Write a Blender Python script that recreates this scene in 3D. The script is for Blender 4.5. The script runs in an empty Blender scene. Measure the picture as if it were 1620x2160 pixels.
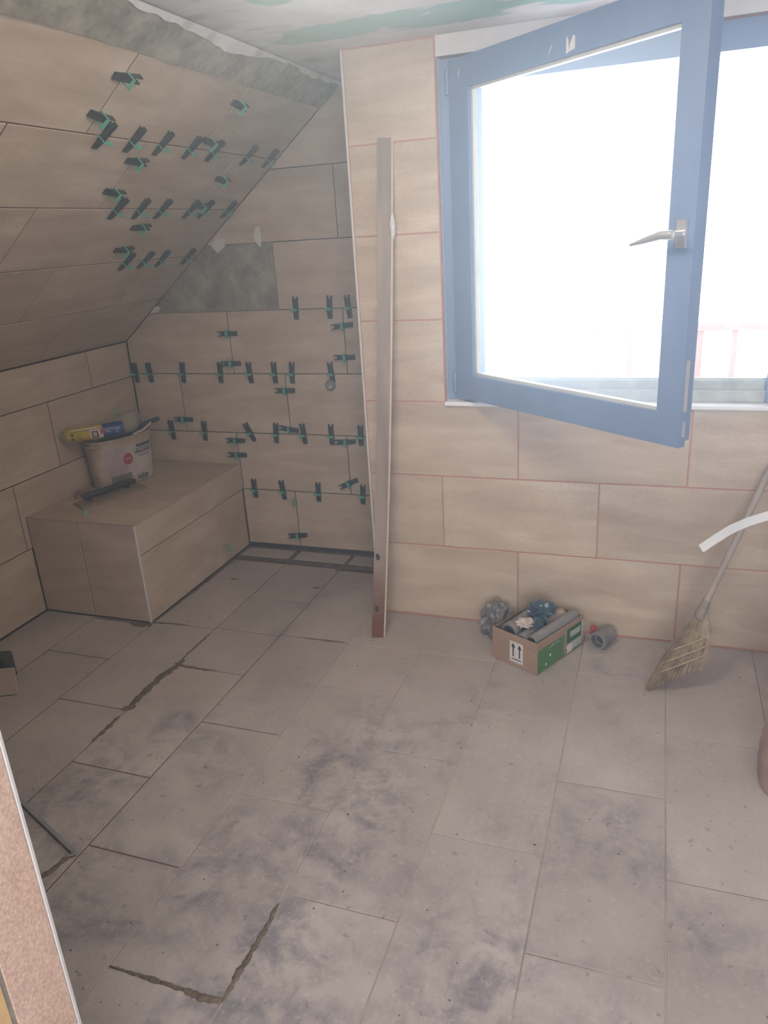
import bpy, bmesh, math, random
from mathutils import Vector, Matrix, noise
random.seed(7)
SC = bpy.context.scene
COL = SC.collection
V = Vector

# ------------------------------------------------------------------ camera
cam_d = bpy.data.cameras.new('camera'); cam = bpy.data.objects.new('camera', cam_d); COL.objects.link(cam)
R_ = V((0.94364519, 0.32566897, -0.05893628)); U_ = V((-0.06067839, 0.34530258, 0.93652777)); F_ = V((-0.32534888, 0.88017376, -0.34560418))
m = Matrix((R_, U_, -F_)).transposed().to_4x4(); m.translation = (0.17070599, -2.77413659, 1.55148469)
cam.matrix_world = m
cam_d.sensor_fit = 'VERTICAL'; cam_d.sensor_height = 36.0; cam_d.lens = 36.0 * 1606.09 / 2160.0
cam_d.clip_start = 0.02; cam_d.clip_end = 200
SC.camera = cam

# ------------------------------------------------------------------ sky, lamps, exposure
W = bpy.data.worlds.new('sky'); SC.world = W; W.use_nodes = True
bg = W.node_tree.nodes['Background']; bg.inputs[0].default_value = (0.77, 0.88, 1.0, 1); bg.inputs[1].default_value = 7.3
def area(name, loc, target, sx, sy, power, color):
    l = bpy.data.lights.new(name, 'AREA'); l.shape = 'RECTANGLE'; l.size = sx; l.size_y = sy; l.energy = power; l.color = color
    o = bpy.data.objects.new(name, l); COL.objects.link(o); o.location = loc
    o.rotation_euler = (V(target) - V(loc)).to_track_quat('-Z', 'Y').to_euler(); return o
area('hall_daylight', (0.3, -4.25, 1.35), (-0.1, -1.0, 0.75), 2.5, 1.5, 92, (0.87, 0.91, 1.0))
area('overhead_fill', (-0.5, -1.1, 2.12), (-0.5, -0.9, 0.0), 0.45, 0.45, 12, (1.0, 0.88, 0.72))  # unseen fill light added under the ceiling to brighten floor and bench
area('side_window_daylight', (1.09, -1.25, 1.45), (-1.0, -1.05, 1.1), 0.8, 0.9, 3, (0.90, 0.97, 1.0))
po = area('window_portal', (0.0, 0.27, 1.5), (0.0, -1.0, 1.5), 1.15, 1.15, 1, (1, 1, 1)); po.data.cycles.is_portal = True
VS = SC.view_settings
SC.display_settings.display_device = 'sRGB'
VS.view_transform = 'Standard'; VS.look = 'None'; VS.gamma = 1.0; VS.use_curve_mapping = False; VS.exposure = 0.45

# ------------------------------------------------------------------ materials
def nt(name):
    mt = bpy.data.materials.new(name); mt.use_nodes = True
    n = mt.node_tree.nodes; l = mt.node_tree.links; b = n['Principled BSDF']
    return mt, n, l, b
def plain(name, col, rough=0.5, metal=0.0, bump=0.0, bscale=60.0, var=0.0, vscale=8.0, col2=None, spec=0.5):
    mt, n, l, b = nt(name)
    b.inputs['Base Color'].default_value = (*col, 1); b.inputs['Roughness'].default_value = rough; b.inputs['Metallic'].default_value = metal
    b.inputs['Specular IOR Level'].default_value = spec
    tc = n.new('ShaderNodeTexCoord')
    if var or col2:
        no = n.new('ShaderNodeTexNoise'); no.inputs['Scale'].default_value = vscale; no.inputs['Detail'].default_value = 6; no.inputs['Roughness'].default_value = 0.65
        l.new(tc.outputs['Object'], no.inputs['Vector'])
        r = n.new('ShaderNodeValToRGB'); c2 = col2 or tuple(c * (1 - var) for c in col)
        r.color_ramp.elements[0].position = 0.36; r.color_ramp.elements[0].color = (*c2, 1)
        r.color_ramp.elements[1].position = 0.64; r.color_ramp.elements[1].color = (*col, 1)
        l.new(no.outputs['Fac'], r.inputs['Fac']); l.new(r.outputs['Color'], b.inputs['Base Color'])
    if bump:
        nb = n.new('ShaderNodeTexNoise'); nb.inputs['Scale'].default_value = bscale; nb.inputs['Detail'].default_value = 5
        l.new(tc.outputs['Object'], nb.inputs['Vector'])
        bp = n.new('ShaderNodeBump'); bp.inputs['Strength'].default_value = bump; bp.inputs['Distance'].default_value = 0.01
        l.new(nb.outputs['Fac'], bp.inputs['Height']); l.new(bp.outputs['Normal'], b.inputs['Normal'])
    return mt
def tile_mat(name, lo, mid, hi, rough=0.45, vein=1.0, grain=0.10):
    # sandstone look: long soft veins along the tile, fine speckle, shifted per tile
    mt, n, l, b = nt(name)
    tc = n.new('ShaderNodeTexCoord'); oi = n.new('ShaderNodeObjectInfo')
    off = n.new('ShaderNodeVectorMath'); off.operation = 'SCALE'; off.inputs[0].default_value = (31.7, 17.3, 9.1)
    l.new(oi.outputs['Random'], off.inputs['Scale'])
    add = n.new('ShaderNodeVectorMath'); add.operation = 'ADD'
    l.new(tc.outputs['Object'], add.inputs[0]); l.new(off.outputs[0], add.inputs[1])
    mp = n.new('ShaderNodeMapping'); mp.inputs['Rotation'].default_value = (0, 0, 0.16); mp.inputs['Scale'].default_value = (2.6, 13.0, 4.0)
    l.new(add.outputs[0], mp.inputs['Vector'])
    n1 = n.new('ShaderNodeTexNoise'); n1.inputs['Scale'].default_value = 1.0; n1.inputs['Detail'].default_value = 7; n1.inputs['Roughness'].default_value = 0.6; n1.inputs['Distortion'].default_value = 0.6
    l.new(mp.outputs[0], n1.inputs['Vector'])
    n2 = n.new('ShaderNodeTexNoise'); n2.inputs['Scale'].default_value = 5.0; n2.inputs['Detail'].default_value = 6
    l.new(add.outputs[0], n2.inputs['Vector'])
    mx = n.new('ShaderNodeMix'); mx.data_type = 'FLOAT'; mx.inputs[0].default_value = 0.35
    l.new(n1.outputs['Fac'], mx.inputs[2]); l.new(n2.outputs['Fac'], mx.inputs[3])
    r = n.new('ShaderNodeValToRGB'); cr = r.color_ramp
    cr.elements[0].position = 0.5 - 0.17 / vein; cr.elements[0].color = (*lo, 1); cr.elements[1].position = 0.5 + 0.17 / vein; cr.elements[1].color = (*hi, 1)
    e = cr.elements.new(0.5); e.color = (*mid, 1)
    l.new(mx.outputs[0], r.inputs['Fac'])
    n3 = n.new('ShaderNodeTexNoise'); n3.inputs['Scale'].default_value = 210; n3.inputs['Detail'].default_value = 2
    l.new(add.outputs[0], n3.inputs['Vector'])
    mr = n.new('ShaderNodeMapRange'); mr.inputs[1].default_value = 0.3; mr.inputs[2].default_value = 0.7; mr.inputs[3].default_value = 1 - grain; mr.inputs[4].default_value = 1 + grain
    l.new(n3.outputs['Fac'], mr.inputs[0])
    hs = n.new('ShaderNodeHueSaturation'); l.new(r.outputs['Color'], hs.inputs['Color']); l.new(mr.outputs[0], hs.inputs['Value'])
    l.new(hs.outputs[0], b.inputs['Base Color']); b.inputs['Roughness'].default_value = rough
    b.inputs['Specular IOR Level'].default_value = 0.35
    nb = n.new('ShaderNodeTexNoise'); nb.inputs['Scale'].default_value = 120; nb.inputs['Detail'].default_value = 3
    l.new(add.outputs[0], nb.inputs['Vector'])
    bp = n.new('ShaderNodeBump'); bp.inputs['Strength'].default_value = 0.12; bp.inputs['Distance'].default_value = 0.004
    l.new(nb.outputs['Fac'], bp.inputs['Height']); l.new(bp.outputs['Normal'], b.inputs['Normal'])
    return mt
def floor_mat():
    mt, n, l, b = nt('floor_tile_dusty')
    ge = n.new('ShaderNodeNewGeometry'); oi = n.new('ShaderNodeObjectInfo')
    def nz(scale, det, rgh=0.6, dist=0.0):
        x = n.new('ShaderNodeTexNoise'); x.inputs['Scale'].default_value = scale; x.inputs['Detail'].default_value = det
        x.inputs['Roughness'].default_value = rgh; x.inputs['Distortion'].default_value = dist
        l.new(ge.outputs['Position'], x.inputs['Vector']); return x
    def ramp(src, a, ca, bq, cb):
        r = n.new('ShaderNodeValToRGB'); r.color_ramp.elements[0].position = a; r.color_ramp.elements[0].color = ca
        r.color_ramp.elements[1].position = bq; r.color_ramp.elements[1].color = cb; l.new(src, r.inputs['Fac']); return r
    def mix(fac, a, bq, mode='MIX'):
        mxx = n.new('ShaderNodeMix'); mxx.data_type = 'RGBA'; mxx.blend_type = mode
        if isinstance(fac, float): mxx.inputs[0].default_value = fac
        else: l.new(fac, mxx.inputs[0])
        if isinstance(a, tuple): mxx.inputs[6].default_value = a
        else: l.new(a, mxx.inputs[6])
        if isinstance(bq, tuple): mxx.inputs[7].default_value = bq
        else: l.new(bq, mxx.inputs[7])
        return mxx.outputs[2]
    base = ramp(nz(2.2, 7).outputs['Fac'], 0.36, (0.355, 0.31, 0.29, 1), 0.64, (0.45, 0.40, 0.38, 1))
    # trodden grey-blue mortar dust: patches broken up by a finer noise, most of it where people walk
    sub = n.new('ShaderNodeVectorMath'); sub.operation = 'DISTANCE'; sub.inputs[1].default_value = (-0.55, -1.4, 0); l.new(ge.outputs['Position'], sub.inputs[0])
    fo = n.new('ShaderNodeMapRange'); fo.inputs[1].default_value = 0.35; fo.inputs[2].default_value = 1.25; fo.inputs[3].default_value = 0.13; fo.inputs[4].default_value = -0.06; l.new(sub.outputs['Value'], fo.inputs[0])
    ad = n.new('ShaderNodeMath'); ad.operation = 'ADD'; l.new(nz(1.9, 4, 0.55).outputs['Fac'], ad.inputs[0]); l.new(fo.outputs[0], ad.inputs[1])
    big = ramp(ad.outputs[0], 0.46, (0, 0, 0, 1), 0.64, (1, 1, 1, 1))
    fine = ramp(nz(9.0, 9, 0.72, 0.4).outputs['Fac'], 0.42, (0, 0, 0, 1), 0.62, (1, 1, 1, 1))
    mul = n.new('ShaderNodeMath'); mul.operation = 'MULTIPLY'; l.new(big.outputs[0], mul.inputs[0]); l.new(fine.outputs[0], mul.inputs[1])
    m2 = n.new('ShaderNodeMath'); m2.operation = 'MULTIPLY'; m2.inputs[1].default_value = 0.78; l.new(mul.outputs[0], m2.inputs[0])
    c = mix(m2.outputs[0], base.outputs[0], (0.165, 0.155, 0.18, 1))
    sp = ramp(nz(70.0, 3, 0.6).outputs['Fac'], 0.56, (0, 0, 0, 1), 0.68, (1, 1, 1, 1))
    m3 = n.new('ShaderNodeMath'); m3.operation = 'MULTIPLY'; m3.inputs[1].default_value = 0.34; l.new(sp.outputs[0], m3.inputs[0])
    c = mix(m3.outputs[0], c, (0.55, 0.50, 0.48, 1))
    dk = ramp(nz(38.0, 2, 0.5).outputs['Fac'], 0.66, (0, 0, 0, 1), 0.73, (1, 1, 1, 1))
    m4 = n.new('ShaderNodeMath'); m4.operation = 'MULTIPLY'; m4.inputs[1].default_value = 0.5; l.new(dk.outputs[0], m4.inputs[0])
    c = mix(m4.outputs[0], c, (0.14, 0.115, 0.10, 1))
    tv = n.new('ShaderNodeMapRange'); tv.inputs[3].default_value = 0.94; tv.inputs[4].default_value = 1.05; l.new(oi.outputs['Random'], tv.inputs[0])
    hs = n.new('ShaderNodeHueSaturation'); l.new(c, hs.inputs['Color']); l.new(tv.outputs[0], hs.inputs['Value'])
    l.new(hs.outputs[0], b.inputs['Base Color']); b.inputs['Roughness'].default_value = 0.62; b.inputs['Specular IOR Level'].default_value = 0.3
    bp = n.new('ShaderNodeBump'); bp.inputs['Strength'].default_value = 0.5; bp.inputs['Distance'].default_value = 0.006
    l.new(nz(45.0, 7, 0.75).outputs['Fac'], bp.inputs['Height']); l.new(bp.outputs['Normal'], b.inputs['Normal'])
    return mt
def ceiling_mat():
    # white filler over green plasterboard; the board shows in a ragged band beside the window wall
    mt, n, l, b = nt('ceiling_filler')
    ge = n.new('ShaderNodeNewGeometry'); sx = n.new('ShaderNodeSeparateXYZ'); l.new(ge.outputs['Position'], sx.inputs[0])
    def nz(scale, det, st=(1, 1, 1)):
        mp = n.new('ShaderNodeMapping'); mp.inputs['Scale'].default_value = st; l.new(ge.outputs['Position'], mp.inputs[0])
        x = n.new('ShaderNodeTexNoise'); x.inputs['Scale'].default_value = scale; x.inputs['Detail'].default_value = det; l.new(mp.outputs[0], x.inputs['Vector']); return x.outputs['Fac']
    def M(op, a, bq=None, cl=False):
        q = n.new('ShaderNodeMath'); q.operation = op; q.use_clamp = cl
        for i, v in enumerate((a, bq)):
            if v is None: continue
            if isinstance(v, (int, float)): q.inputs[i].default_value = v
            else: l.new(v, q.inputs[i])
        return q.outputs[0]
    wob = M('MULTIPLY', M('SUBTRACT', nz(5.0, 6, (1, 2.2, 1)), 0.5), 0.34)
    d = M('ABSOLUTE', M('ADD', M('ADD', sx.outputs['Y'], 0.235), wob))
    band = M('MULTIPLY', M('SUBTRACT', 0.095, d), 60.0, True)
    left = M('MULTIPLY', M('ADD', M('ADD', sx.outputs['X'], 1.03), wob), 30.0, True)
    mask = M('MULTIPLY', band, left)
    # a small second patch further in
    dx = M('ADD', sx.outputs['X'], 0.84); dy = M('ADD', sx.outputs['Y'], 0.66)
    rr = M('SQRT', M('ADD', M('MULTIPLY', dx, dx), M('MULTIPLY', dy, dy)))
    p2 = M('MULTIPLY', M('SUBTRACT', 0.06, M('ADD', rr, M('MULTIPLY', wob, 0.35))), 60.0, True)
    mask = M('MULTIPLY', M('MAXIMUM', mask, p2), 0.85)
    # grey smudges next to the raw slope
    sm = M('MULTIPLY', M('MULTIPLY', M('SUBTRACT', nz(7.0, 4, (1, 2, 1)), 0.52), 8.0, True), M('MULTIPLY', M('SUBTRACT', -0.88, sx.outputs['X']), 6.0, True))
    r = n.new('ShaderNodeValToRGB'); r.color_ramp.elements[0].position = .35; r.color_ramp.elements[0].color = (0.58, 0.55, 0.535, 1); r.color_ramp.elements[1].position = .65; r.color_ramp.elements[1].color = (0.69, 0.66, 0.65, 1)
    l.new(nz(6.0, 6), r.inputs['Fac'])
    def mix(fac, a, col):
        mx = n.new('ShaderNodeMix'); mx.data_type = 'RGBA'; l.new(fac, mx.inputs[0]); l.new(a, mx.inputs[6]); mx.inputs[7].default_value = col; return mx.outputs[2]
    c = mix(mask, r.outputs[0], (0.27, 0.45, 0.40, 1)); c = mix(M('MULTIPLY', sm, 0.4), c, (0.26, 0.25, 0.25, 1))
    l.new(c, b.inputs['Base Color']); b.inputs['Roughness'].default_value = 0.85; b.inputs['Specular IOR Level'].default_value = 0.2
    bp = n.new('ShaderNodeBump'); bp.inputs['Strength'].default_value = 0.35; bp.inputs['Distance'].default_value = 0.01; l.new(nz(9.0, 6), bp.inputs['Height']); l.new(bp.outputs['Normal'], b.inputs['Normal'])
    return mt
def mixmat(name, col, alpha, rough=0.1, film=False):
    # thin clear sheet: lets light straight through with a film of colour and a sheen
    mt, n, l, b = nt(name); out = n['Material Output']
    tr = n.new('ShaderNodeBsdfTransparent'); b.inputs['Base Color'].default_value = (*col, 1); b.inputs['Roughness'].default_value = rough
    mx = n.new('ShaderNodeMixShader'); mx.inputs[0].default_value = alpha
    l.new(tr.outputs[0], mx.inputs[1])
    if film:
        tl = n.new('ShaderNodeBsdfTranslucent'); tl.inputs['Color'].default_value = (*col, 1); l.new(tl.outputs[0], mx.inputs[2])
    else: l.new(b.outputs[0], mx.inputs[2])
    gl = n.new('ShaderNodeBsdfGlossy'); gl.inputs['Roughness'].default_value = rough
    lw = n.new('ShaderNodeLayerWeight'); lw.inputs['Blend'].default_value = 0.5
    pw = n.new('ShaderNodeMath'); pw.operation = 'POWER'; pw.inputs[1].default_value = 5.0; l.new(lw.outputs['Facing'], pw.inputs[0])
    ma = n.new('ShaderNodeMath'); ma.operation = 'MULTIPLY_ADD'; ma.inputs[1].default_value = 0.9; ma.inputs[2].default_value = 0.03; l.new(pw.outputs[0], ma.inputs[0])
    m2 = n.new('ShaderNodeMixShader'); l.new(ma.outputs[0], m2.inputs[0]); l.new(mx.outputs[0], m2.inputs[1]); l.new(gl.outputs[0], m2.inputs[2])
    l.new(m2.outputs[0], out.inputs['Surface']); return mt
def wood_mat(name, lo, hi, endc=None, z0=0.0, z1=0.3, axis=2, dist=0.0):
    mt, n, l, b = nt(name)
    tc = n.new('ShaderNodeTexCoord'); mp = n.new('ShaderNodeMapping'); sc = [26.0, 26.0, 26.0]; sc[axis] = 1.6; mp.inputs['Scale'].default_value = sc
    l.new(tc.outputs['Object'], mp.inputs[0]); no = n.new('ShaderNodeTexNoise'); no.inputs['Scale'].default_value = 1; no.inputs['Detail'].default_value = 6; no.inputs['Distortion'].default_value = dist
    l.new(mp.outputs[0], no.inputs['Vector']); r = n.new('ShaderNodeValToRGB'); r.color_ramp.elements[0].position = .32; r.color_ramp.elements[1].position = .68
    r.color_ramp.elements[0].color = (*lo, 1); r.color_ramp.elements[1].color = (*hi, 1); l.new(no.outputs['Fac'], r.inputs['Fac']); c = r.outputs[0]
    if endc:
        sx = n.new('ShaderNodeSeparateXYZ'); l.new(tc.outputs['Object'], sx.inputs[0])
        mr = n.new('ShaderNodeMapRange'); mr.inputs[1].default_value = z0; mr.inputs[2].default_value = z1; mr.inputs[3].default_value = 1; mr.inputs[4].default_value = 0
        l.new(sx.outputs[axis], mr.inputs[0]); n2 = n.new('ShaderNodeTexNoise'); n2.inputs['Scale'].default_value = 14; l.new(tc.outputs['Object'], n2.inputs['Vector'])
        mu = n.new('ShaderNodeMath'); mu.operation = 'MULTIPLY'; mu.use_clamp = True; l.new(mr.outputs[0], mu.inputs[0]); l.new(n2.outputs['Fac'], mu.inputs[1])
        m3 = n.new('ShaderNodeMath'); m3.operation = 'MULTIPLY'; m3.use_clamp = True; m3.inputs[1].default_value = 3.2; l.new(mu.outputs[0], m3.inputs[0])
        mx = n.new('ShaderNodeMix'); mx.data_type = 'RGBA'; l.new(m3.outputs[0], mx.inputs[0]); l.new(c, mx.inputs[6]); mx.inputs[7].default_value = (*endc, 1); c = mx.outputs[2]
    l.new(c, b.inputs['Base Color']); b.inputs['Roughness'].default_value = 0.75; return mt

M = {}
M['wall_tile'] = tile_mat('wall_tile_beige', (0.41, 0.315, 0.235), (0.50, 0.40, 0.31), (0.60, 0.50, 0.40))
M['jamb_tile'] = tile_mat('jamb_tile_pink', (0.55, 0.36, 0.27), (0.62, 0.45, 0.36), (0.66, 0.53, 0.44), 0.5, grain=0.22)
M['floor_tile'] = floor_mat()
M['ceiling'] = ceiling_mat()
M['grout_red'] = plain('grout_reddish', (0.50, 0.25, 0.20), 0.9, var=0.2)
M['grout_dark'] = plain('grout_dark', (0.055, 0.042, 0.035), 0.95, var=0.3)
M['grout_brown'] = plain('grout_brown', (0.20, 0.075, 0.05), 0.95, vscale=2.5, col2=(0.07, 0.035, 0.025))
M['grout_floor'] = plain('grout_floor', (0.24, 0.17, 0.135), 0.95, vscale=2.2, col2=(0.42, 0.35, 0.31))
M['cement'] = plain('raw_cement', (0.37, 0.34, 0.28), 0.95, bump=1.0, bscale=22, col2=(0.19, 0.17, 0.135), vscale=9)
M['mortar_wet'] = plain('wet_mortar', (0.17, 0.128, 0.09), 0.7, bump=0.8, bscale=90, col2=(0.10, 0.075, 0.055), vscale=26)
M['plaster'] = plain('white_plaster', (0.66, 0.63, 0.62), 0.85, bump=0.25, bscale=18, var=0.12)
M['white'] = plain('white_board', (0.75, 0.75, 0.76), 0.45, var=0.06)
M['trim'] = plain('pale_edge_profile', (0.62, 0.60, 0.58), 0.4, var=0.1)
M['frame'] = plain('blue_grey_frame', (0.19, 0.26, 0.41), 0.4, var=0.12, vscale=5)
M['gasket'] = plain('pale_glazing_bead', (0.52, 0.53, 0.50), 0.4, var=0.1)
M['glass'] = mixmat('dusty_window_glass', (0.9, 0.95, 1.0), 0.09, 0.02, film=True)
M['clear_bag'] = mixmat('dusty_clear_film', (0.42, 0.40, 0.35), 0.26, 0.35)
M['silver'] = plain('satin_metal', (0.62, 0.60, 0.60), 0.3, 0.6, var=0.08)
M['zinc'] = plain('zinc_profile', (0.42, 0.44, 0.47), 0.4, 0.6, var=0.2, vscale=15)
M['black'] = plain('black_plastic', (0.022, 0.024, 0.024), 0.5, col2=(0.05, 0.048, 0.043), vscale=60)
M['green'] = plain('mint_plastic', (0.13, 0.46, 0.33), 0.4, var=0.15)
M['plank'] = wood_mat('weathered_plank', (0.21, 0.16, 0.13), (0.31, 0.245, 0.20), (0.15, 0.052, 0.024), -0.02, 0.36)
M['plank_side'] = plain('paler_plank_side', (0.55, 0.46, 0.37), 0.8, var=0.15, vscale=12)
M['card'] = plain('cardboard', (0.36, 0.24, 0.17), 0.85, var=0.15, vscale=10, bump=0.1, bscale=80)
M['card_in'] = plain('cardboard_inside', (0.24, 0.165, 0.12), 0.9, var=0.2, vscale=10)
M['print_green'] = plain('green_print', (0.055, 0.20, 0.045), 0.55, col2=(0.07, 0.17, 0.06), vscale=14)
M['print_dark_green'] = plain('dark_green_print', (0.03, 0.135, 0.045), 0.5, var=0.2)
M['print_pale'] = plain('pale_print', (0.44, 0.47, 0.42), 0.6, var=0.2, vscale=20)
M['label_white'] = plain('paper_label', (0.66, 0.63, 0.62), 0.7, var=0.1, vscale=25)
M['ink'] = plain('dark_ink', (0.035, 0.035, 0.045), 0.6)
M['red'] = plain('red_print', (0.42, 0.05, 0.05), 0.55, var=0.25, vscale=25)
M['pipe'] = plain('grey_pipe', (0.25, 0.235, 0.235), 0.5, var=0.25, vscale=18)
M['pipe_dark'] = plain('grey_pipe_inside', (0.13, 0.13, 0.135), 0.55, var=0.2)
M['pipe_tan'] = plain('dusty_tan_pipe', (0.36, 0.29, 0.225), 0.6, var=0.2)
M['blue_bag'] = plain('dark_blue_film', (0.03, 0.055, 0.09), 0.22, col2=(0.06, 0.11, 0.14), vscale=22)
M['grey_bag'] = plain('dusty_grey_film', (0.25, 0.235, 0.235), 0.4, col2=(0.13, 0.12, 0.13), vscale=14)
M['paper'] = plain('crumpled_paper', (0.62, 0.54, 0.50), 0.8, var=0.15, vscale=20)
M['bucket'] = plain('dirty_white_plastic', (0.53, 0.44, 0.37), 0.55, col2=(0.38, 0.29, 0.22), vscale=9, bump=0.1)
M['lilac'] = plain('pale_mauve_label', (0.42, 0.34, 0.36), 0.6, var=0.12, vscale=12)
M['lilac_light'] = plain('light_mauve_label', (0.52, 0.45, 0.44), 0.6, var=0.15, vscale=14)
M['slate'] = plain('slate_logo_panel', (0.085, 0.075, 0.085), 0.6, var=0.2)
M['teal'] = plain('pale_teal_print', (0.22, 0.30, 0.32), 0.6)
M['mud'] = plain('grey_mortar_dirt', (0.14, 0.125, 0.10), 0.9, bump=0.4, bscale=70, col2=(0.21, 0.18, 0.145), vscale=40)
M['crust'] = plain('dried_tan_mortar', (0.31, 0.235, 0.17), 0.95, bump=0.6, bscale=60, col2=(0.23, 0.165, 0.12), vscale=25)
M['can_yellow'] = plain('yellow_can_print', (0.55, 0.42, 0.035), 0.35, var=0.15, vscale=18)
M['can_blue'] = plain('blue_can_print', (0.028, 0.07, 0.24), 0.35, var=0.15)
M['tin'] = plain('tin', (0.45, 0.43, 0.40), 0.35, 0.7)
M['straw'] = plain('broom_straw', (0.42, 0.33, 0.235), 0.85, col2=(0.25, 0.185, 0.13), vscale=30)
M['twine'] = plain('yellow_twine', (0.50, 0.38, 0.22), 0.85)
M['handle'] = wood_mat('worn_broom_stick', (0.33, 0.27, 0.22), (0.45, 0.38, 0.33))
M['pvc'] = plain('white_pvc', (0.72, 0.71, 0.70), 0.3, var=0.05)
M['sack'] = plain('woven_sack', (0.40, 0.29, 0.25), 0.8, col2=(0.30, 0.21, 0.18), vscale=12)
M['rubber'] = plain('dark_rubber', (0.05, 0.04, 0.035), 0.7)
M['yellow_wall'] = plain('ochre_plaster', (0.62, 0.42, 0.20), 0.8, bump=0.2, var=0.1)
M['rail'] = wood_mat('red_brown_rail', (0.30, 0.14, 0.10), (0.36, 0.18, 0.13))
M['concrete'] = plain('pale_concrete', (0.50, 0.50, 0.47), 0.9, var=0.15)
M['wall_white'] = plain('hall_paint', (0.70, 0.66, 0.62), 0.8, var=0.05)

# ------------------------------------------------------------------ mesh helpers
class MB:
    def __init__(s): s.v = []; s.f = []; s.mi = []
    def add(s, vs, fs, mi=0):
        o = len(s.v); s.v += [tuple(v) for v in vs]; s.f += [tuple(i + o for i in f) for f in fs]; s.mi += [mi] * len(fs)
    def box(s, a, b, mi=0, mat=None):
        x0, y0, z0 = a; x1, y1, z1 = b
        vs = [(x0, y0, z0), (x1, y0, z0), (x1, y1, z0), (x0, y1, z0), (x0, y0, z1), (x1, y0, z1), (x1, y1, z1), (x0, y1, z1)]
        if mat is not None: vs = [mat @ V(v) for v in vs]
        s.add(vs, [(0, 3, 2, 1), (4, 5, 6, 7), (0, 1, 5, 4), (1, 2, 6, 5), (2, 3, 7, 6), (3, 0, 4, 7)], mi)
    def tube(s, pts, rad, n=10, mi=0, cap=True):
        pts = [V(p) for p in pts]; rings = []
        rads = rad if isinstance(rad, (list, tuple)) else [rad] * len(pts)
        up = V((0, 0, 1)); d0 = (pts[1] - pts[0]).normalized()
        if abs(d0.dot(up)) > 0.9: up = V((1, 0, 0))
        a = d0.cross(up).normalized()
        vs = []
        for i, p in enumerate(pts):
            d = (pts[min(i + 1, len(pts) - 1)] - pts[max(i - 1, 0)]).normalized()
            a = (a - d * a.dot(d)).normalized(); b = d.cross(a)
            for k in range(n):
                t = 2 * math.pi * k / n; vs.append(p + (a * math.cos(t) + b * math.sin(t)) * rads[i])
        fs = []
        for i in range(len(pts) - 1):
            for k in range(n):
                k2 = (k + 1) % n; fs.append((i * n + k, i * n + k2, (i + 1) * n + k2, (i + 1) * n + k))
        if cap: fs.append(tuple(range(n))[::-1]); fs.append(tuple((len(pts) - 1) * n + k for k in range(n)))
        s.add(vs, fs, mi)
    def pipe(s, p0, p1, ro, ri, n=20, mi=0, mi_in=1, lip=None):
        # hollow pipe with visible wall thickness; lip = (length, extra radius) socket at the p0 end
        p0, p1 = V(p0), V(p1); d = (p1 - p0).normalized(); L = (p1 - p0).length
        a = d.cross(V((0, 0, 1))).normalized(); b = d.cross(a)
        prof = [(0, ri), (0, ro), (L, ro), (L, ri)] if not lip else [(0, ri), (0, ro + lip[1]), (lip[0], ro + lip[1]), (lip[0] + 0.006, ro), (L, ro), (L, ri)]
        m_ = len(prof); vs = []
        for (t, r) in prof:
            for k in range(n):
                w = 2 * math.pi * k / n; vs.append(p0 + d * t + (a * math.cos(w) + b * math.sin(w)) * r)
        for i in range(m_):
            j = (i + 1) % m_
            s_mi = mi_in if i == m_ - 1 else mi
            if i == 0: s._o = len(s.v); s.v += [tuple(v) for v in vs]
            for k in range(n):
                k2 = (k + 1) % n; s.f.append((s._o + i * n + k, s._o + i * n + k2, s._o + j * n + k2, s._o + j * n + k)); s.mi.append(s_mi)
    def build(s, name, mats, parent=None, smooth=False, bevel=0.0, seg=1, at=None):
        me = bpy.data.meshes.new(name); me.from_pydata(s.v, [], s.f); me.update()
        if not isinstance(mats, (list, tuple)): mats = [mats]
        for q in mats: me.materials.append(q)
        if len(mats) > 1: me.polygons.foreach_set('material_index', s.mi)
        bm = bmesh.new(); bm.from_mesh(me)
        if bevel:
            bmesh.ops.remove_doubles(bm, verts=bm.verts, dist=1e-6)
            bmesh.ops.bevel(bm, geom=[e for e in bm.edges if e.calc_face_angle(0) > 0.6], offset=bevel, segments=seg, profile=0.5, affect='EDGES')
        bmesh.ops.recalc_face_normals(bm, faces=bm.faces)
        if at is not None: bmesh.ops.translate(bm, verts=bm.verts, vec=-V(at))
        bm.to_mesh(me); bm.free()
        if smooth:
            me.polygons.foreach_set('use_smooth', [True] * len(me.polygons))
            try: me.set_sharp_from_angle(angle=math.radians(42))
            except Exception: pass
        o = bpy.data.objects.new(name, me); COL.objects.link(o)
        if parent is not None: o.parent = parent
        if at is not None: o.location = V(at) - (parent.location if parent is not None and parent.type == 'EMPTY' else V((0, 0, 0)))
        elif parent is not None and parent.type == 'EMPTY': o.matrix_parent_inverse = parent.matrix_basis.inverted()
        return o
def tag(o, label=None, cat=None, group=None, kind=None):
    if label: o['label'] = label
    if cat: o['category'] = cat
    if group: o['group'] = group
    if kind: o['kind'] = kind
    return o
def thing(name, loc, label, cat, group=None):
    o = bpy.data.objects.new(name, None); COL.objects.link(o); o.location = loc; o.empty_display_size = 0.05
    return tag(o, label, cat, group)
def struct(o): o['kind'] = 'structure'; return o
def boxes(name, lst, mat, parent=None, bevel=0.0):
    b = MB()
    for a, c in lst: b.box(a, c)
    return b.build(name, mat, parent, bevel=bevel)

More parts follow.
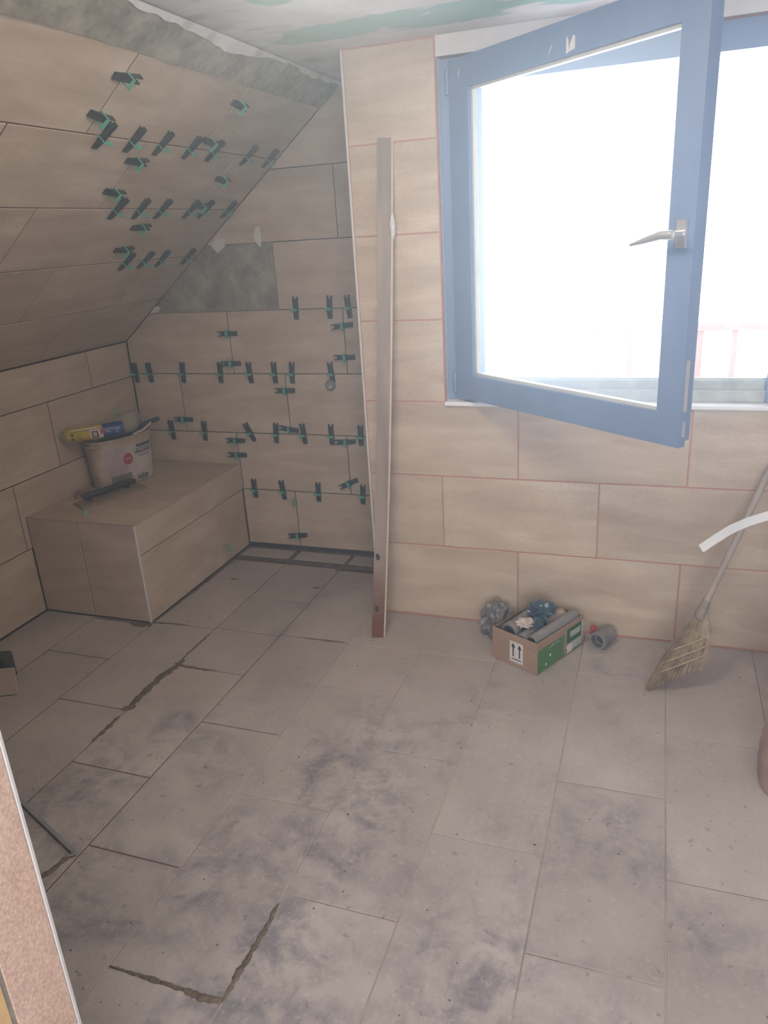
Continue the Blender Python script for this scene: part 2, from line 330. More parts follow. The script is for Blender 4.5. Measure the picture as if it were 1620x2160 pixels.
class Plane:
    def __init__(s, O, ux, uy):
        s.O, s.ux, s.uy = V(O), V(ux).normalized(), V(uy).normalized(); s.n = s.ux.cross(s.uy)
    def p(s, a, b, h=0.0): return s.O + s.ux * a + s.uy * b + s.n * h
    def mat(s, a, b, h=0.0):
        q = Matrix((s.ux, s.uy, s.n)).transposed().to_4x4(); q.translation = s.p(a, b, h); return q
def clip(poly, fn):
    # keep the part of a convex polygon where fn(a, b) >= 0
    out = []
    for i in range(len(poly)):
        P, Q = poly[i], poly[(i + 1) % len(poly)]; fp, fq = fn(*P), fn(*Q)
        if fp >= 0: out.append(P)
        if (fp >= 0) != (fq >= 0):
            t = fp / (fp - fq); out.append((P[0] + (Q[0] - P[0]) * t, P[1] + (Q[1] - P[1]) * t))
    return out
TILE_MESH = {}
def tile(parent, pl, poly, mat, th=0.008, lift=None, tilt=0.0):
    if len(poly) < 3: return None
    ca = sum(p[0] for p in poly) / len(poly); cb = sum(p[1] for p in poly) / len(poly)
    loc = [(round(p[0] - ca, 5), round(p[1] - cb, 5)) for p in poly]
    ar = abs(sum(loc[i][0] * loc[(i + 1) % len(loc)][1] - loc[(i + 1) % len(loc)][0] * loc[i][1] for i in range(len(loc)))) / 2
    if ar < 4e-4: return None
    key = (tuple(loc), mat.name, th)
    me = TILE_MESH.get(key)
    if me is None:
        n = len(loc); mx = max(max(abs(p[0]) for p in loc), 1e-3); my = max(max(abs(p[1]) for p in loc), 1e-3); ch = 0.0013
        sx, sy = max(0.3, 1 - ch / mx), max(0.3, 1 - ch / my)
        vs = [(x, y, -th) for x, y in loc] + [(x, y, -ch) for x, y in loc] + [(x * sx, y * sy, 0) for x, y in loc]
        fs = [tuple(range(2 * n, 3 * n))]
        for i in range(n):
            j = (i + 1) % n; fs.append((i, j, n + j, n + i)); fs.append((n + i, n + j, 2 * n + j, 2 * n + i))
        me = bpy.data.meshes.new('tile'); me.from_pydata(vs, [], fs); me.update(); me.materials.append(mat); TILE_MESH[key] = me
    o = bpy.data.objects.new('tile', me); COL.objects.link(o); o.parent = parent
    q = pl.mat(ca, cb, random.uniform(-0.0004, 0.0004) if lift is None else lift)
    if tilt: q = q @ Matrix.Rotation(random.uniform(-tilt, tilt), 4, 'X') @ Matrix.Rotation(random.uniform(-tilt, tilt), 4, 'Y')
    if parent.type == 'EMPTY': q = Matrix.Translation(-parent.location) @ q
    o.matrix_basis = q
    return o
def course(parent, pl, mat, b0, b1, joints, a0, a1, j=0.003, clips=(), **k):
    # one course of tiles between b0 and b1, split at the given joints
    es = [a0] + sorted(x for x in joints if a0 + 0.012 < x < a1 - 0.012) + [a1]
    for x0, x1 in zip(es[:-1], es[1:]):
        poly = [(x0 + j / 2, b0 + j / 2), (x1 - j / 2, b0 + j / 2), (x1 - j / 2, b1 - j / 2), (x0 + j / 2, b1 - j / 2)]
        for c in clips: poly = clip(poly, c)
        tile(parent, pl, poly, mat, **k)
def rng(a, step, lo, hi):
    x = a
    while x > lo: x -= step
    r = []
    while x < hi: r.append(x); x += step
    return r
def rough_sheet(name, pl, mat, parent, a0, a1, b0, b1, nu, nv, amp, h0, edge=None, scale=9.0, keep=None, seed=0.0, edge_lo=None):
    # trowelled sheet of mortar or plaster with real relief; edge(a) gives the ragged upper limit
    vs, fs = [], []
    for i in range(nu + 1):
        a = a0 + (a1 - a0) * i / nu
        top = edge(a) if edge else b1
        bot = edge_lo(a) if edge_lo else b0
        for k in range(nv + 1):
            b = bot + (top - bot) * k / nv
            P = pl.p(a, b)
            h = h0 + amp * (noise.noise(P * scale + V((seed, 0, 0))) + 0.6 * noise.noise(P * scale * 3.1) + 0.35 * noise.noise(P * scale * 8.0))
            vs.append(pl.p(a, b, h))
    for i in range(nu):
        for k in range(nv):
            if keep and not keep(a0 + (a1 - a0) * (i + .5) / nu, b0 + (b1 - b0) * (k + .5) / nv): continue
            q = i * (nv + 1) + k; fs.append((q, q + nv + 1, q + nv + 2, q + 1))
    mb = MB(); mb.add(vs, fs); return mb.build(name, mat, parent, smooth=True)
def smear(parent, pts, w, name='mortar_smear', mat=None, h=0.003, seed=0):
    # ragged low ridge of mortar squeezed out along a joint of the floor
    rnd = random.Random(seed); P = [V((*p, 0.0)) for p in pts]; vs, fs = [], []
    seq = []
    for a, b in zip(P[:-1], P[1:]):
        m_ = max(2, int((b - a).length / 0.007))
        for i in range(m_): seq.append(a.lerp(b, i / m_))
    seq.append(P[-1]); n = len(seq)
    for i, p in enumerate(seq):
        d = (seq[min(i + 1, n - 1)] - seq[max(i - 1, 0)]).normalized(); nn = V((-d.y, d.x, 0))
        f = 0.25 + 0.75 * math.sin(math.pi * min(1, max(0, (i + .6) / (n + .2)))) ** 0.5
        wl = w * f * (0.45 + 1.1 * abs(noise.noise(p * 26 + V((seed, 3, 0)))) + 0.8 * abs(noise.noise(p * 90 + V((seed, 3, 0))))) ; wr = w * f * (0.45 + 1.1 * abs(noise.noise(p * 26 + V((seed, 9, 5)))) + 0.8 * abs(noise.noise(p * 90 + V((seed, 9, 5)))))
        hh = h * (0.6 + 0.6 * rnd.random())
        vs += [p + nn * wl + V((0, 0, .0003)), p + nn * wl * .5 + V((0, 0, hh)), p - nn * wr * .5 + V((0, 0, hh)), p - nn * wr + V((0, 0, .0003))]
    for i in range(n - 1):
        for k in range(3): fs.append((4 * i + k, 4 * i + k + 1, 4 * i + 5 + k, 4 * i + 4 + k))
    mb = MB(); mb.add(vs, fs); return mb.build(name, mat or M['mortar_wet'], parent, smooth=True)
def crumple(name, mat, parent, c, r, amp=0.35, sub=3, seed=0.0, sc=3.0, rot=0.0, floor=None):
    bm = bmesh.new(); bmesh.ops.create_icosphere(bm, subdivisions=sub, radius=1.0)
    for v in bm.verts:
        d = v.co.normalized(); k = 1 + amp * (noise.noise(d * sc + V((seed, seed, 0))) + 0.5 * abs(noise.noise(d * sc * 2.3 + V((0, seed, 0)))) - .15)
        v.co = d * k
    me = bpy.data.meshes.new(name); q = Matrix.Translation(c) @ Matrix.Rotation(rot, 4, 'Z') @ Matrix.Diagonal((*r, 1))
    bmesh.ops.transform(bm, matrix=q, verts=bm.verts)
    if floor is not None:
        for v in bm.verts: v.co.z = max(v.co.z, floor)
    bm.to_mesh(me); bm.free(); me.materials.append(mat)
    o = bpy.data.objects.new(name, me); COL.objects.link(o)
    if parent is not None:
        o.parent = parent
        if parent.type == 'EMPTY': o.matrix_parent_inverse = parent.matrix_basis.inverted()
    return o
def text_verts(body, size):
    cu = bpy.data.curves.new('lettering', 'FONT'); cu.body = body; cu.size = size; cu.align_x = 'CENTER'; cu.align_y = 'CENTER'; cu.resolution_u = 3
    o = bpy.data.objects.new('lettering', cu); COL.objects.link(o)
    me = bpy.data.meshes.new_from_object(o.evaluated_get(bpy.context.evaluated_depsgraph_get()))
    vs = [v.co.copy() for v in me.vertices]; fs = [tuple(p.vertices) for p in me.polygons]
    bpy.data.objects.remove(o); bpy.data.meshes.remove(me); return vs, fs

# ------------------------------------------------------------------ planes of the room
XL, YA, ZC, ZK, TH, XE = -2.415, 0.5537, 2.139, 1.098, 0.6803, -0.909
PW = Plane((0, 0, 0), (1, 0, 0), (0, 0, 1)); PA = Plane((0, YA, 0), (1, 0, 0), (0, 0, 1)); PL = Plane((XL, 0, 0), (0, 1, 0), (0, 0, 1))
PS = Plane((XL, 0, ZK), (0, 1, 0), (math.cos(TH), 0, math.sin(TH))); PF = Plane((0, 0, 0), (0, 1, 0), (-1, 0, 0)); PC = Plane((0, 0, ZC), (1, 0, 0), (0, -1, 0))
G = 0.0016      # how far the joints lie behind the tile faces
SLOPE_S = (ZC - ZK) / math.sin(TH)
XS = XL + (ZC - ZK) / math.tan(TH)
YD0, YD1 = -2.13, -2.245            # partition with the doorway the picture is taken through
WX0, WX1, WZ0, WZ1 = -0.575, 0.575, 0.93, 2.078

# floor
floor = struct(boxes('floor', [((-2.6, -2.25, -0.15), (1.3, 0.7, -G)), ((-2.0, -4.4, -0.15), (2.0, -2.25, -0.0005))], M['grout_floor']))
boxes('joint_bed', [((-2.42, YD0, -0.02), (-0.95, 0.38, -0.0013))], M['grout_brown'], floor)
FX = [-2.415, -2.145, -1.843, -1.541, -1.239, -0.937, -0.635, -0.333, -0.031, 0.271, 0.573, 0.875, 1.1]
FY = {0: [-0.92, -1.525], 1: [-0.637, -1.24, -1.84], 2: [-0.92, -0.316, 0.275, -1.52], 3: [-0.007, -0.305, -0.612, -1.21, -1.81], 4: [-0.295, -0.912, -1.497],
      5: [-1.198, -1.796, -0.6, -0.3, 0.315], 6: [-1.497, -0.9, -0.295], 7: [-1.2, -0.6, -1.8], 8: [-0.9, -1.495, -0.3], 9: [-1.195, -0.6, -1.8], 10: [-0.9, -1.495, -0.3], 11: [-1.195, -0.6, -1.8]}
for k in range(12):
    x0, x1 = FX[k], FX[k + 1]
    y_hi = 0.37 if x1 < XE + 0.02 else -0.002
    js = FY[k]
    if k == 5: # the strip that runs past the corner of the column
        course(floor, PF, M['floor_tile'], 0.935 - 0.025, 0.937, [], 0.0, 0.335, tilt=0.001)
        course(floor, PF, M['floor_tile'], -x1, -x0, js, YD1, 0.0, tilt=0.0012, j=0.0028)
        continue
    course(floor, PF, M['floor_tile'], -x1, -x0, js, YD1, y_hi if k != 4 else 0.352, tilt=0.0012, j=0.0038 if k < 5 else 0.0028)
for x0, x1 in ((-1.832, -1.558), (-1.527, -1.247), (-1.226, -0.915)):   # cut strip along the alcove wall, bedded in fresh mortar
    tile(floor, PF, [(0.43, -x1), (0.536, -x1), (0.536, -x0), (0.43, -x0)], M['floor_tile'], tilt=0.003)
boxes('mortar_bed', [((-1.843, 0.355, -0.02), (-0.91, 0.553, -0.0015)), ((-1.858, -0.36, -0.02), (-1.838, 0.553, -0.0008))], M['mortar_wet'], floor)
smear(floor, [(-1.82, 0.40), (-1.6, 0.405), (-1.41, 0.40), (-1.25, 0.395), (-0.95, 0.40)], 0.020, seed=1)
smear(floor, [(-1.70, 0.548), (-1.45, 0.55), (-0.93, 0.548)], 0.012, seed=2)
smear(floor, [(-1.245, 0.40), (-1.246, 0.34)], 0.02, seed=3)
smear(floor, [(-1.541, 0.42), (-1.541, 0.53)], 0.010, seed=4)
smear(floor, [(-1.838, 0.50), (-1.837, 0.24), (-1.84, 0.03), (-1.842, -0.2), (-1.845, -0.345)], 0.012, seed=5)
smear(floor, [(-1.945, -0.352), (-1.89, -0.362), (-1.835, -0.35)], 0.022, seed=6)
smear(floor, [(-1.54, -0.36), (-1.541, -0.45), (-1.541, -0.56)], 0.006, seed=7)
smear(floor, [(-1.53, -0.57), (-1.535, -0.64), (-1.552, -0.70), (-1.548, -0.76)], 0.022, seed=8)
smear(floor, [(-1.55, -0.74), (-1.546, -0.84), (-1.54, -0.90), (-1.56, -0.925)], 0.020, seed=9)
smear(floor, [(-1.55, -0.60), (-1.50, -0.612), (-1.42, -0.614), (-1.36, -0.613)], 0.010, seed=10)
smear(floor, [(-1.544, -0.96), (-1.542, -1.03), (-1.542, -1.11)], 0.009, seed=11)
smear(floor, [(-0.634, -1.53), (-0.631, -1.60), (-0.634, -1.66), (-0.636, -1.74), (-0.638, -1.80)], 0.0085, seed=12)
smear(floor, [(-0.935, -1.796), (-0.80, -1.796), (-0.70, -1.798)], 0.006, seed=13)
smear(floor, [(-0.73, -1.797), (-0.69, -1.802), (-0.64, -1.797)], 0.014, seed=14)
smear(floor, [(-2.13, -0.35), (-2.0, -0.349), (-1.93, -0.35)], 0.007, seed=15)
smear(floor, [(-1.84, -0.33), (-1.76, -0.318), (-1.68, -0.316)], 0.006, seed=16)
smear(floor, [(-1.13, -0.30), (-1.05, -0.298), (-0.95, -0.297)], 0.006, seed=17)
smear(floor, [(-1.73, 0.16), (-1.71, 0.15), (-1.69, 0.155)], 0.012, seed=18)
smear(floor, [(-1.29, 0.14), (-1.27, 0.15), (-1.25, 0.145)], 0.014, seed=19)

# crumbs of mortar and grit left on the floor
cr = MB(); rc = random.Random(21)
for i in range(170):
    x, y = rc.uniform(-2.3, 0.5), rc.uniform(-1.95, -0.05)
    if i > 110: x, y = rc.gauss(-0.9, 0.5), rc.gauss(-1.2, 0.45)
    if x < -1.85 and y > -0.36 or x > 0.5 or x < -2.38: continue
    r = rc.uniform(0.0012, 0.0034) * (1.6 if rc.random() < .08 else 1); a0 = rc.uniform(0, 6)
    ring = [V((x + r * rc.uniform(.7, 1.2) * math.cos(a0 + k * 2.094 / 1.667), y + r * rc.uniform(.7, 1.2) * math.sin(a0 + k * 2.094 / 1.667), 0.0004)) for k in range(5)]
    cr.add(ring + [V((x, y, r * .9))], [(k, (k + 1) % 5, 5) for k in range(5)])
o = cr.build('mortar_crumbs', M['mortar_wet'], floor); o['kind'] = 'stuff'

# window wall with its column
JW = 0.0052
wb = struct(boxes('wall_back', [((XE + 0.002, G, -0.05), (1.25, 0.25, WZ0 - 0.012)), ((XE + 0.002, G, WZ0 - 0.012), (WX0, 0.25, 2.25)), ((WX1, G, WZ0 - 0.012), (1.25, 0.25, 2.25)), ((WX0, 0.006, WZ1), (WX1, 0.25, 2.25))], M['grout_red']))
boxes('plaster_band', [((WX0, 0.0, WZ1), (WX1, 0.009, ZC))], M['plaster'], wb)
WZ = [0.004, 0.3276, 0.6296, 0.9276]
course(wb, PW, M['wall_tile'], WZ[0], WZ[1], rng(-0.301, 0.602, XE, 1.1), XE + 0.006, 1.1, j=JW)
course(wb, PW, M['wall_tile'], WZ[1], WZ[2], rng(0.0, 0.602, XE, 1.1), XE + 0.006, 1.1, j=JW)
course(wb, PW, M['wall_tile'], WZ[2], WZ[3], rng(-0.301, 0.602, XE, 1.1), XE + 0.006, 1.1, j=JW)
for b0, b1 in ((0.9276, 1.2336), (1.2336, 1.5356), (1.5356, 1.8376), (1.8376, 2.137)):
    course(wb, PW, M['wall_tile'], b0, b1, [], XE + 0.006, WX0 - 0.004, j=JW)
    course(wb, PW, M['wall_tile'], b0, b1, [0.9], WX1 + 0.004, 1.1, j=JW)
# white reveal beside the window frame, ragged sealant edge
rough_sheet('reveal_plaster', Plane((WX0 + 0.001, 0, 0), (0, 1, 0), (0, 0, 1)), M['white'], wb, 0.001, 0.05, WZ0, WZ1, 4, 60, 0.0012, 0.001, scale=14)
struct(tag(boxes('trim_1', [((XE - 0.002, -0.0015, 0.0), (XE + 0.006, 0.012, ZC - 0.004))], M['trim'], bevel=0.001)))

# alcove wall
wa = struct(boxes('wall_alcove', [((-2.6, YA + 0.010, -0.1), (-0.8, YA + 0.12, 2.25))], M['grout_dark']))
rough_bed = boxes('tile_bed', [((XL, YA + G, -0.02), (XE, YA + 0.0095, 1.2327)), ((-1.524, YA + G, 1.2327), (XE, YA + 0.0095, 1.535)), ((-1.88, YA + G, 1.535), (XE, YA + 0.0095, ZC))], M['grout_dark'], wa)
sl = lambda a, b: (a - XL) - (b - ZK) / math.tan(TH) - 0.004
AX = XE - 0.006
course(wa, PA, M['wall_tile'], 0.022, 0.3267, [-1.539], -1.841, AX, j=0.0042)
course(wa, PA, M['wall_tile'], 0.3267, 0.6287, [-1.838, -1.229], XL + 0.004, AX, j=0.0042)
course(wa, PA, M['wall_tile'], 0.6287, 0.9307, [-2.129, -1.527], XL + 0.004, AX, j=0.0042)
course(wa, PA, M['wall_tile'], 0.9307, 1.2327, [-1.806, -1.199], XL + 0.004, AX, clips=[sl], j=0.0042)
course(wa, PA, M['wall_tile'], 1.2327, 1.5347, [], -1.524, AX, clips=[lambda a, b: 0.30 - ((b - 1.2327) - (a + 1.524) * 1.0) + 0.0], j=0.0042)
course(wa, PA, M['wall_tile'], 1.5347, 1.8367, [-1.196], -1.9, AX, clips=[sl, lambda a, b: 1.0 if True else 0], j=0.0042)
course(wa, PA, M['wall_tile'], 1.8367, 2.137, [-0.99], -1.6, AX, clips=[sl], j=0.0042)
rough_sheet('cement_patch', PA, M['cement'], wa, -2.24, -1.50, 1.22, 1.56, 110, 50, 0.0032, -0.0045, edge=lambda a: min(1.56, ZK + (a - XL + 0.012) * math.tan(TH)), scale=7)
# left return of the column, seen only from the side
struct(boxes('wall_return', [((XE, 0.004, -0.05), (XE + 0.1, YA + 0.1, 2.25))], M['plaster']))

# knee wall on the left
wl = struct(boxes('wall_left', [((-2.6, -2.4, -0.1), (XL - G, 0.7, ZK + 0.06))], M['grout_dark']))
LY0, LY1 = YD0, YA - 0.003
course(wl, PL, M['wall_tile'], 0.006, 0.3135, rng(-0.069, 0.602, LY0, LY1), LY0, -0.3415, j=0.0040)
course(wl, PL, M['wall_tile'], 0.3135, 0.615, rng(-0.367, 0.602, LY0, LY1), LY0, LY1, j=0.0040)
course(wl, PL, M['wall_tile'], 0.615, 0.917, rng(-0.069, 0.602, LY0, LY1), LY0, LY1, j=0.0040)
course(wl, PL, M['wall_tile'], 0.917, ZK - 0.004, rng(0.243, 0.602, LY0, LY1), LY0, LY1, j=0.0040)

# sloping ceiling
sb = MB(); q8 = [PS.p(-2.4, -0.1, -G), PS.p(0.7, -0.1, -G), PS.p(0.7, 1.8, -G), PS.p(-2.4, 1.8, -G)]
sb.add(q8 + [p - PS.n * 0.12 for p in q8], [(0, 1, 2, 3), (7, 6, 5, 4), (0, 4, 5, 1), (1, 5, 6, 2), (2, 6, 7, 3), (3, 7, 4, 0)])
ws = struct(sb.build('wall_slope', M['grout_brown']))
SS = [0.003, 0.3255, 0.631, 0.929, 1.2305, 1.521]
for i, js in enumerate(([-0.072, -0.674, -1.276, -1.878, 0.53], rng(-0.395, 0.602, -2.2, 0.5), rng(-0.09, 0.605, -2.2, 0.5), rng(-0.397, 0.604, -2.2, 0.5), rng(-0.068, 0.629, -2.2, 0.5))):
    course(ws, PS, M['wall_tile'], SS[i], SS[i + 1], js, YD0, YA - 0.004, tilt=0.0012, j=0.0048)
def cem_edge(a): return SLOPE_S - 0.012 + 0.020 * noise.noise(V((a * 5, 1.3, 0))) + 0.012 * noise.noise(V((a * 17, 4.3, 0))) - 0.028 * math.exp(-((a + 0.34) / 0.16) ** 2)
rough_sheet('cement_strip', PS, M['cement'], ws, YD0, YA - 0.002, SS[5] + 0.001, 1.66, 240, 18, 0.005, 0.006, edge=lambda a: SLOPE_S + 0.004, scale=9)
rough_sheet('plaster_edge', PS, M['ceiling'], ws, YD0, YA - 0.002, 1.6, 1.66, 240, 4, 0.001, 0.0125, edge=lambda a: SLOPE_S + 0.006, scale=9, edge_lo=cem_edge)

# flat ceiling
ce = struct(boxes('ceiling', [((XS - 0.06, YD1, ZC), (1.25, 0.6, ZC + 0.12)), ((-2.0, -4.4, 2.45), (2.0, YD1, 2.57))], M['ceiling']))

# remaining walls of the room and the hall the camera stands in
struct(boxes('wall_right', [((1.1, YD1, -0.05), (1.25, 0.2, 2.25))], M['wall_white']))
wd = struct(boxes('wall_door', [((-2.6, YD1, -0.05), (-0.658, YD0, 2.6)), ((1.1, YD1, -0.05), (2.0, YD0, 2.6)), ((-0.658, YD1, 2.06), (1.1, YD0, 2.6))], M['grout_dark']))
PJ = Plane((-0.65, 0, 0), (0, 1, 0), (0, 0, 1))
PJ = Plane((-0.65, 0, 0), (0, 0, 1), (0, -1, 0))
for b0, b1 in ((0.0, 1.28), (1.28, 2.05)):
    tile(wd, PJ, [(b0 + .0008, -YD0 + 0.004), (b1 - .0008, -YD0 + 0.004), (b1 - .0008, 2.2265), (b0 + .0008, 2.2265)], M['jamb_tile'])
boxes('jamb_edge_profile', [((-0.66, YD0 - 0.004, 0), (-0.6485, YD0 + 0.002, 2.06))], M['trim'], wd, bevel=0.001)
boxes('jamb_filler', [((-0.662, -2.234, 0), (-0.6515, -2.2265, 2.06))], M['cement'], wd)
boxes('jamb_plaster', [((-0.70, -2.275, 0), (-0.6495, -2.234, 2.06))], M['yellow_wall'], wd, bevel=0.002)
struct(boxes('wall_hall', [((-2.1, -4.5, -0.05), (-2.0, YD1, 2.6)), ((2.0, -4.5, -0.05), (2.1, YD1, 2.6)), ((-2.1, -4.5, -0.05), (2.1, -4.4, 2.6))], M['wall_white']))

# haze volume filling the room, added to imitate lens glare around the window
hb = MB(); hb.box((-2.55, -4.45, -0.1), (2.05, 0.60, 2.5)); hm_ = bpy.data.materials.new('glare_haze'); hm_.use_nodes = True
hn = hm_.node_tree.nodes; hn.clear(); ho = hn.new('ShaderNodeOutputMaterial'); hv = hn.new('ShaderNodeVolumeScatter'); hv.inputs['Color'].default_value = (0.70, 0.85, 1.0, 1); hv.inputs['Density'].default_value = 0.095; hv.inputs['Anisotropy'].default_value = 0.62
hm_.node_tree.links.new(hv.outputs[0], ho.inputs['Volume']); o = hb.build('glare_haze', hm_); o['kind'] = 'stuff'; tag(o, 'thin pale haze added in the room for the glare around the window', 'haze')

# ------------------------------------------------------------------ window
w1 = bpy.data.objects.new('window_1', None); COL.objects.link(w1); w1.location = (0, 0.05, WZ0); struct(w1)
fy0, fy1 = 0.045, 0.115
boxes("frame", [((WX0, fy0, WZ0), (WX0 + 0.05, fy1, WZ1)), ((WX1 - 0.05, fy0, WZ0), (WX1, fy1, WZ1)), ((WX0 + 0.05, fy0, WZ1 - 0.082), (WX1 - 0.05, fy1, WZ1))], M['frame'], w1, bevel=0.002)
boxes('sky_lit_frame_bottom', [((WX0 + 0.05, fy0, WZ0), (WX1 - 0.05, fy1, 0.967)), ((WX0 + 0.05, fy0 + 0.02, 0.967), (WX1 - 0.05, fy1, 1.003))], plain('sky_lit_stained_frame', (0.50, 0.52, 0.47), 0.6, col2=(0.30, 0.33, 0.33), vscale=11), w1, bevel=0.002)  # bottom of the frame painted paler for sky light on it, with grey-green stain
boxes('track_seal', [((WX0 + 0.05, fy0 + 0.004, 0.967), (WX1 - 0.05, fy0 + 0.018, 0.971)), ((WX0 + 0.05, fy0 + 0.03, 1.003), (WX1 - 0.05, fy0 + 0.036, 1.009))], M['gasket'], w1)
boxes('sill', [((WX0 - 0.004, -0.012, 0.914), (WX1, fy0, WZ0))], M['white'], w1, bevel=0.003)
HG = V((-0.541, 0.030, 0.0)); AN = math.radians(-38.9)
SM = Matrix.Translation(HG) @ Matrix.Rotation(AN, 4, 'Z')     # x along the sash, -y is its room face
SW, SZ0, SZ1, SD = 1.006, 0.942, 2.066, 0.060
gx0, gx1, gz0, gz1 = 0.102, SW - 0.080, SZ0 + 0.092, SZ1 - 0.090
def sash_box(lst, name, mat, parent, bevel=0.0):
    b = MB()
    for a, c in lst: b.box(a, c, mat=SM)
    o = b.build(name, mat, parent, bevel=bevel)
    o.matrix_parent_inverse = (Matrix.Translation(w1.location)).inverted() if parent.parent is not None or parent is w1 else o.matrix_parent_inverse
    return o
sash = sash_box([((0, 0, SZ0), (gx0, SD * .45, SZ1)), ((gx1, 0, SZ0), (SW, SD * .45, SZ1)), ((gx0, 0, SZ0), (gx1, SD * .45, gz0)), ((gx0, 0, gz1), (gx1, SD * .45, SZ1)),
                 ((0.012, SD * .45, SZ0 + 0.012), (gx0, SD, SZ1 - 0.012)), ((gx1, SD * .45, SZ0 + 0.012), (SW - 0.012, SD, SZ1 - 0.012)), ((gx0, SD * .45, SZ0 + 0.012), (gx1, SD, gz0)), ((gx0, SD * .45, gz1), (gx1, SD, SZ1 - 0.012))], 'sash', M['frame'], w1)
def sub(o): o.matrix_parent_inverse = (sash.matrix_parent_inverse @ sash.matrix_basis).inverted() if False else Matrix.Identity(4); return o
bd = MB(); t = 0.010
for a, c in [((gx0, 0.012, gz0), (gx0 + t, 0.030, gz1)), ((gx1 - t, 0.012, gz0), (gx1, 0.030, gz1)), ((gx0, 0.012, gz0), (gx1, 0.030, gz0 + t)), ((gx0, 0.012, gz1 - t), (gx1, 0.030, gz1))]: bd.box(a, c, mat=SM)
o = bd.build('glazing_bead', M['gasket'], sash); o.matrix_parent_inverse = Matrix.Identity(4)
g_ = MB(); g_.box((gx0, 0.026, gz0), (gx1, 0.030, gz1), mat=SM); o = g_.build('pane', M['glass'], sash)
hm = MB(); hx, hz = SW - 0.034, 1.50
hm.box((hx - 0.014, -0.010, hz - 0.034), (hx + 0.014, 0.0, hz + 0.034), mat=SM); hm.tube([SM @ V((hx, -0.008, hz)), SM @ V((hx, -0.045, hz))], 0.010, 12)
hm.tube([SM @ V((hx + 0.006, -0.045, hz)), SM @ V((hx - 0.03, -0.047, hz)), SM @ V((hx - 0.075, -0.047, hz - 0.010)), SM @ V((hx - 0.13, -0.044, hz - 0.022))], [0.012, 0.0115, 0.009, 0.004], 12)
o = hm.build('handle', M['silver'], sash, smooth=True)
kp = MB(); kp.box((SW - 0.001, 0.008, SZ0 + 0.10), (SW + 0.003, 0.020, SZ0 + 0.24), mat=SM); kp.box((SW - 0.001, 0.010, SZ0 + 0.03), (SW + 0.004, 0.018, SZ0 + 0.075), mat=SM); kp.build('latch_plate', M['silver'], sash)
st = MB()
def patch(pts): st.add([SM @ V((x, -0.0006, z)) for x, z in pts], [tuple(range(len(pts)))])
sxs, szs = 0.545, SZ1 - 0.085
patch([(sxs, szs), (sxs + 0.012, szs + 0.004), (sxs + 0.008, szs + 0.035), (sxs, szs + 0.045)]); patch([(sxs + 0.012, szs + 0.004), (sxs + 0.034, szs + 0.008), (sxs + 0.034, szs + 0.038), (sxs + 0.026, szs + 0.042), (sxs + 0.014, szs + 0.022)])
patch([(sxs - 0.07, szs + 0.012), (sxs - 0.066, szs + 0.014), (sxs - 0.054, szs + 0.034), (sxs - 0.058, szs + 0.034)]); patch([(0.055, SZ1 - 0.06), (0.058, SZ1 - 0.06), (0.060, SZ1 - 0.034), (0.056, SZ1 - 0.036)])
o = st.build('sticker_remains', M['label_white'], sash); tag(o, 'torn pale sticker remains')
hg = MB()
for z in (SZ0 + 0.02, SZ1 - 0.10): hg.tube([V((HG.x - 0.004, HG.y - 0.002, z)), V((HG.x - 0.004, HG.y - 0.002, z + 0.075))], 0.008, 10)
hg.build('hinge', M['frame'], sash, smooth=True)

# ------------------------------------------------------------------ tiled bench in the alcove
BX, BY, BZ = -1.843, -0.342, 0.462
bench = thing('tiled_bench', (-2.13, 0.1, 0), 'low boxed-in bench covered in beige tiles in the dim alcove corner', 'bench')
boxes('core', [((XL + 0.003, BY + 0.004, 0.0), (BX - 0.004, YA - 0.003, BZ - 0.004))], M['grout_dark'], bench)
PBF = Plane((0, BY, 0), (1, 0, 0), (0, 0, 1)); PBS = Plane((BX, 0, 0), (0, 1, 0), (0, 0, 1)); PBT = Plane((0, 0, BZ), (1, 0, 0), (0, 1, 0))
course(bench, PBF, M['wall_tile'], 0.008, BZ - 0.003, [-2.140], XL + 0.004, BX - 0.008, j=0.0038)
course(bench, PBS, M['wall_tile'], 0.008, 0.320, [0.272], BY + 0.008, YA - 0.004, j=0.0038)
course(bench, PBS, M['wall_tile'], 0.320, BZ - 0.003, [0.272], BY + 0.008, YA - 0.004, j=0.0038)
course(bench, PBT, M['wall_tile'], BY + 0.006, YA - 0.004, [], XL + 0.004, BX - 0.006, j=0.0038)
tag(boxes('edge_profile', [((BX - 0.008, BY - 0.001, 0.004), (BX + 0.001, BY + 0.008, BZ - 0.002))], M['trim'], bench, bevel=0.0015), 'white corner profile')
boxes('top_profile', [((XL + 0.004, BY - 0.0006, BZ - 0.004), (BX, BY + 0.006, BZ + 0.0006)), ((BX - 0.006, BY, BZ - 0.004), (BX + 0.0006, YA - 0.004, BZ + 0.0006))], plain('beige_edge_profile', (0.42, 0.34, 0.29), 0.5), bench)

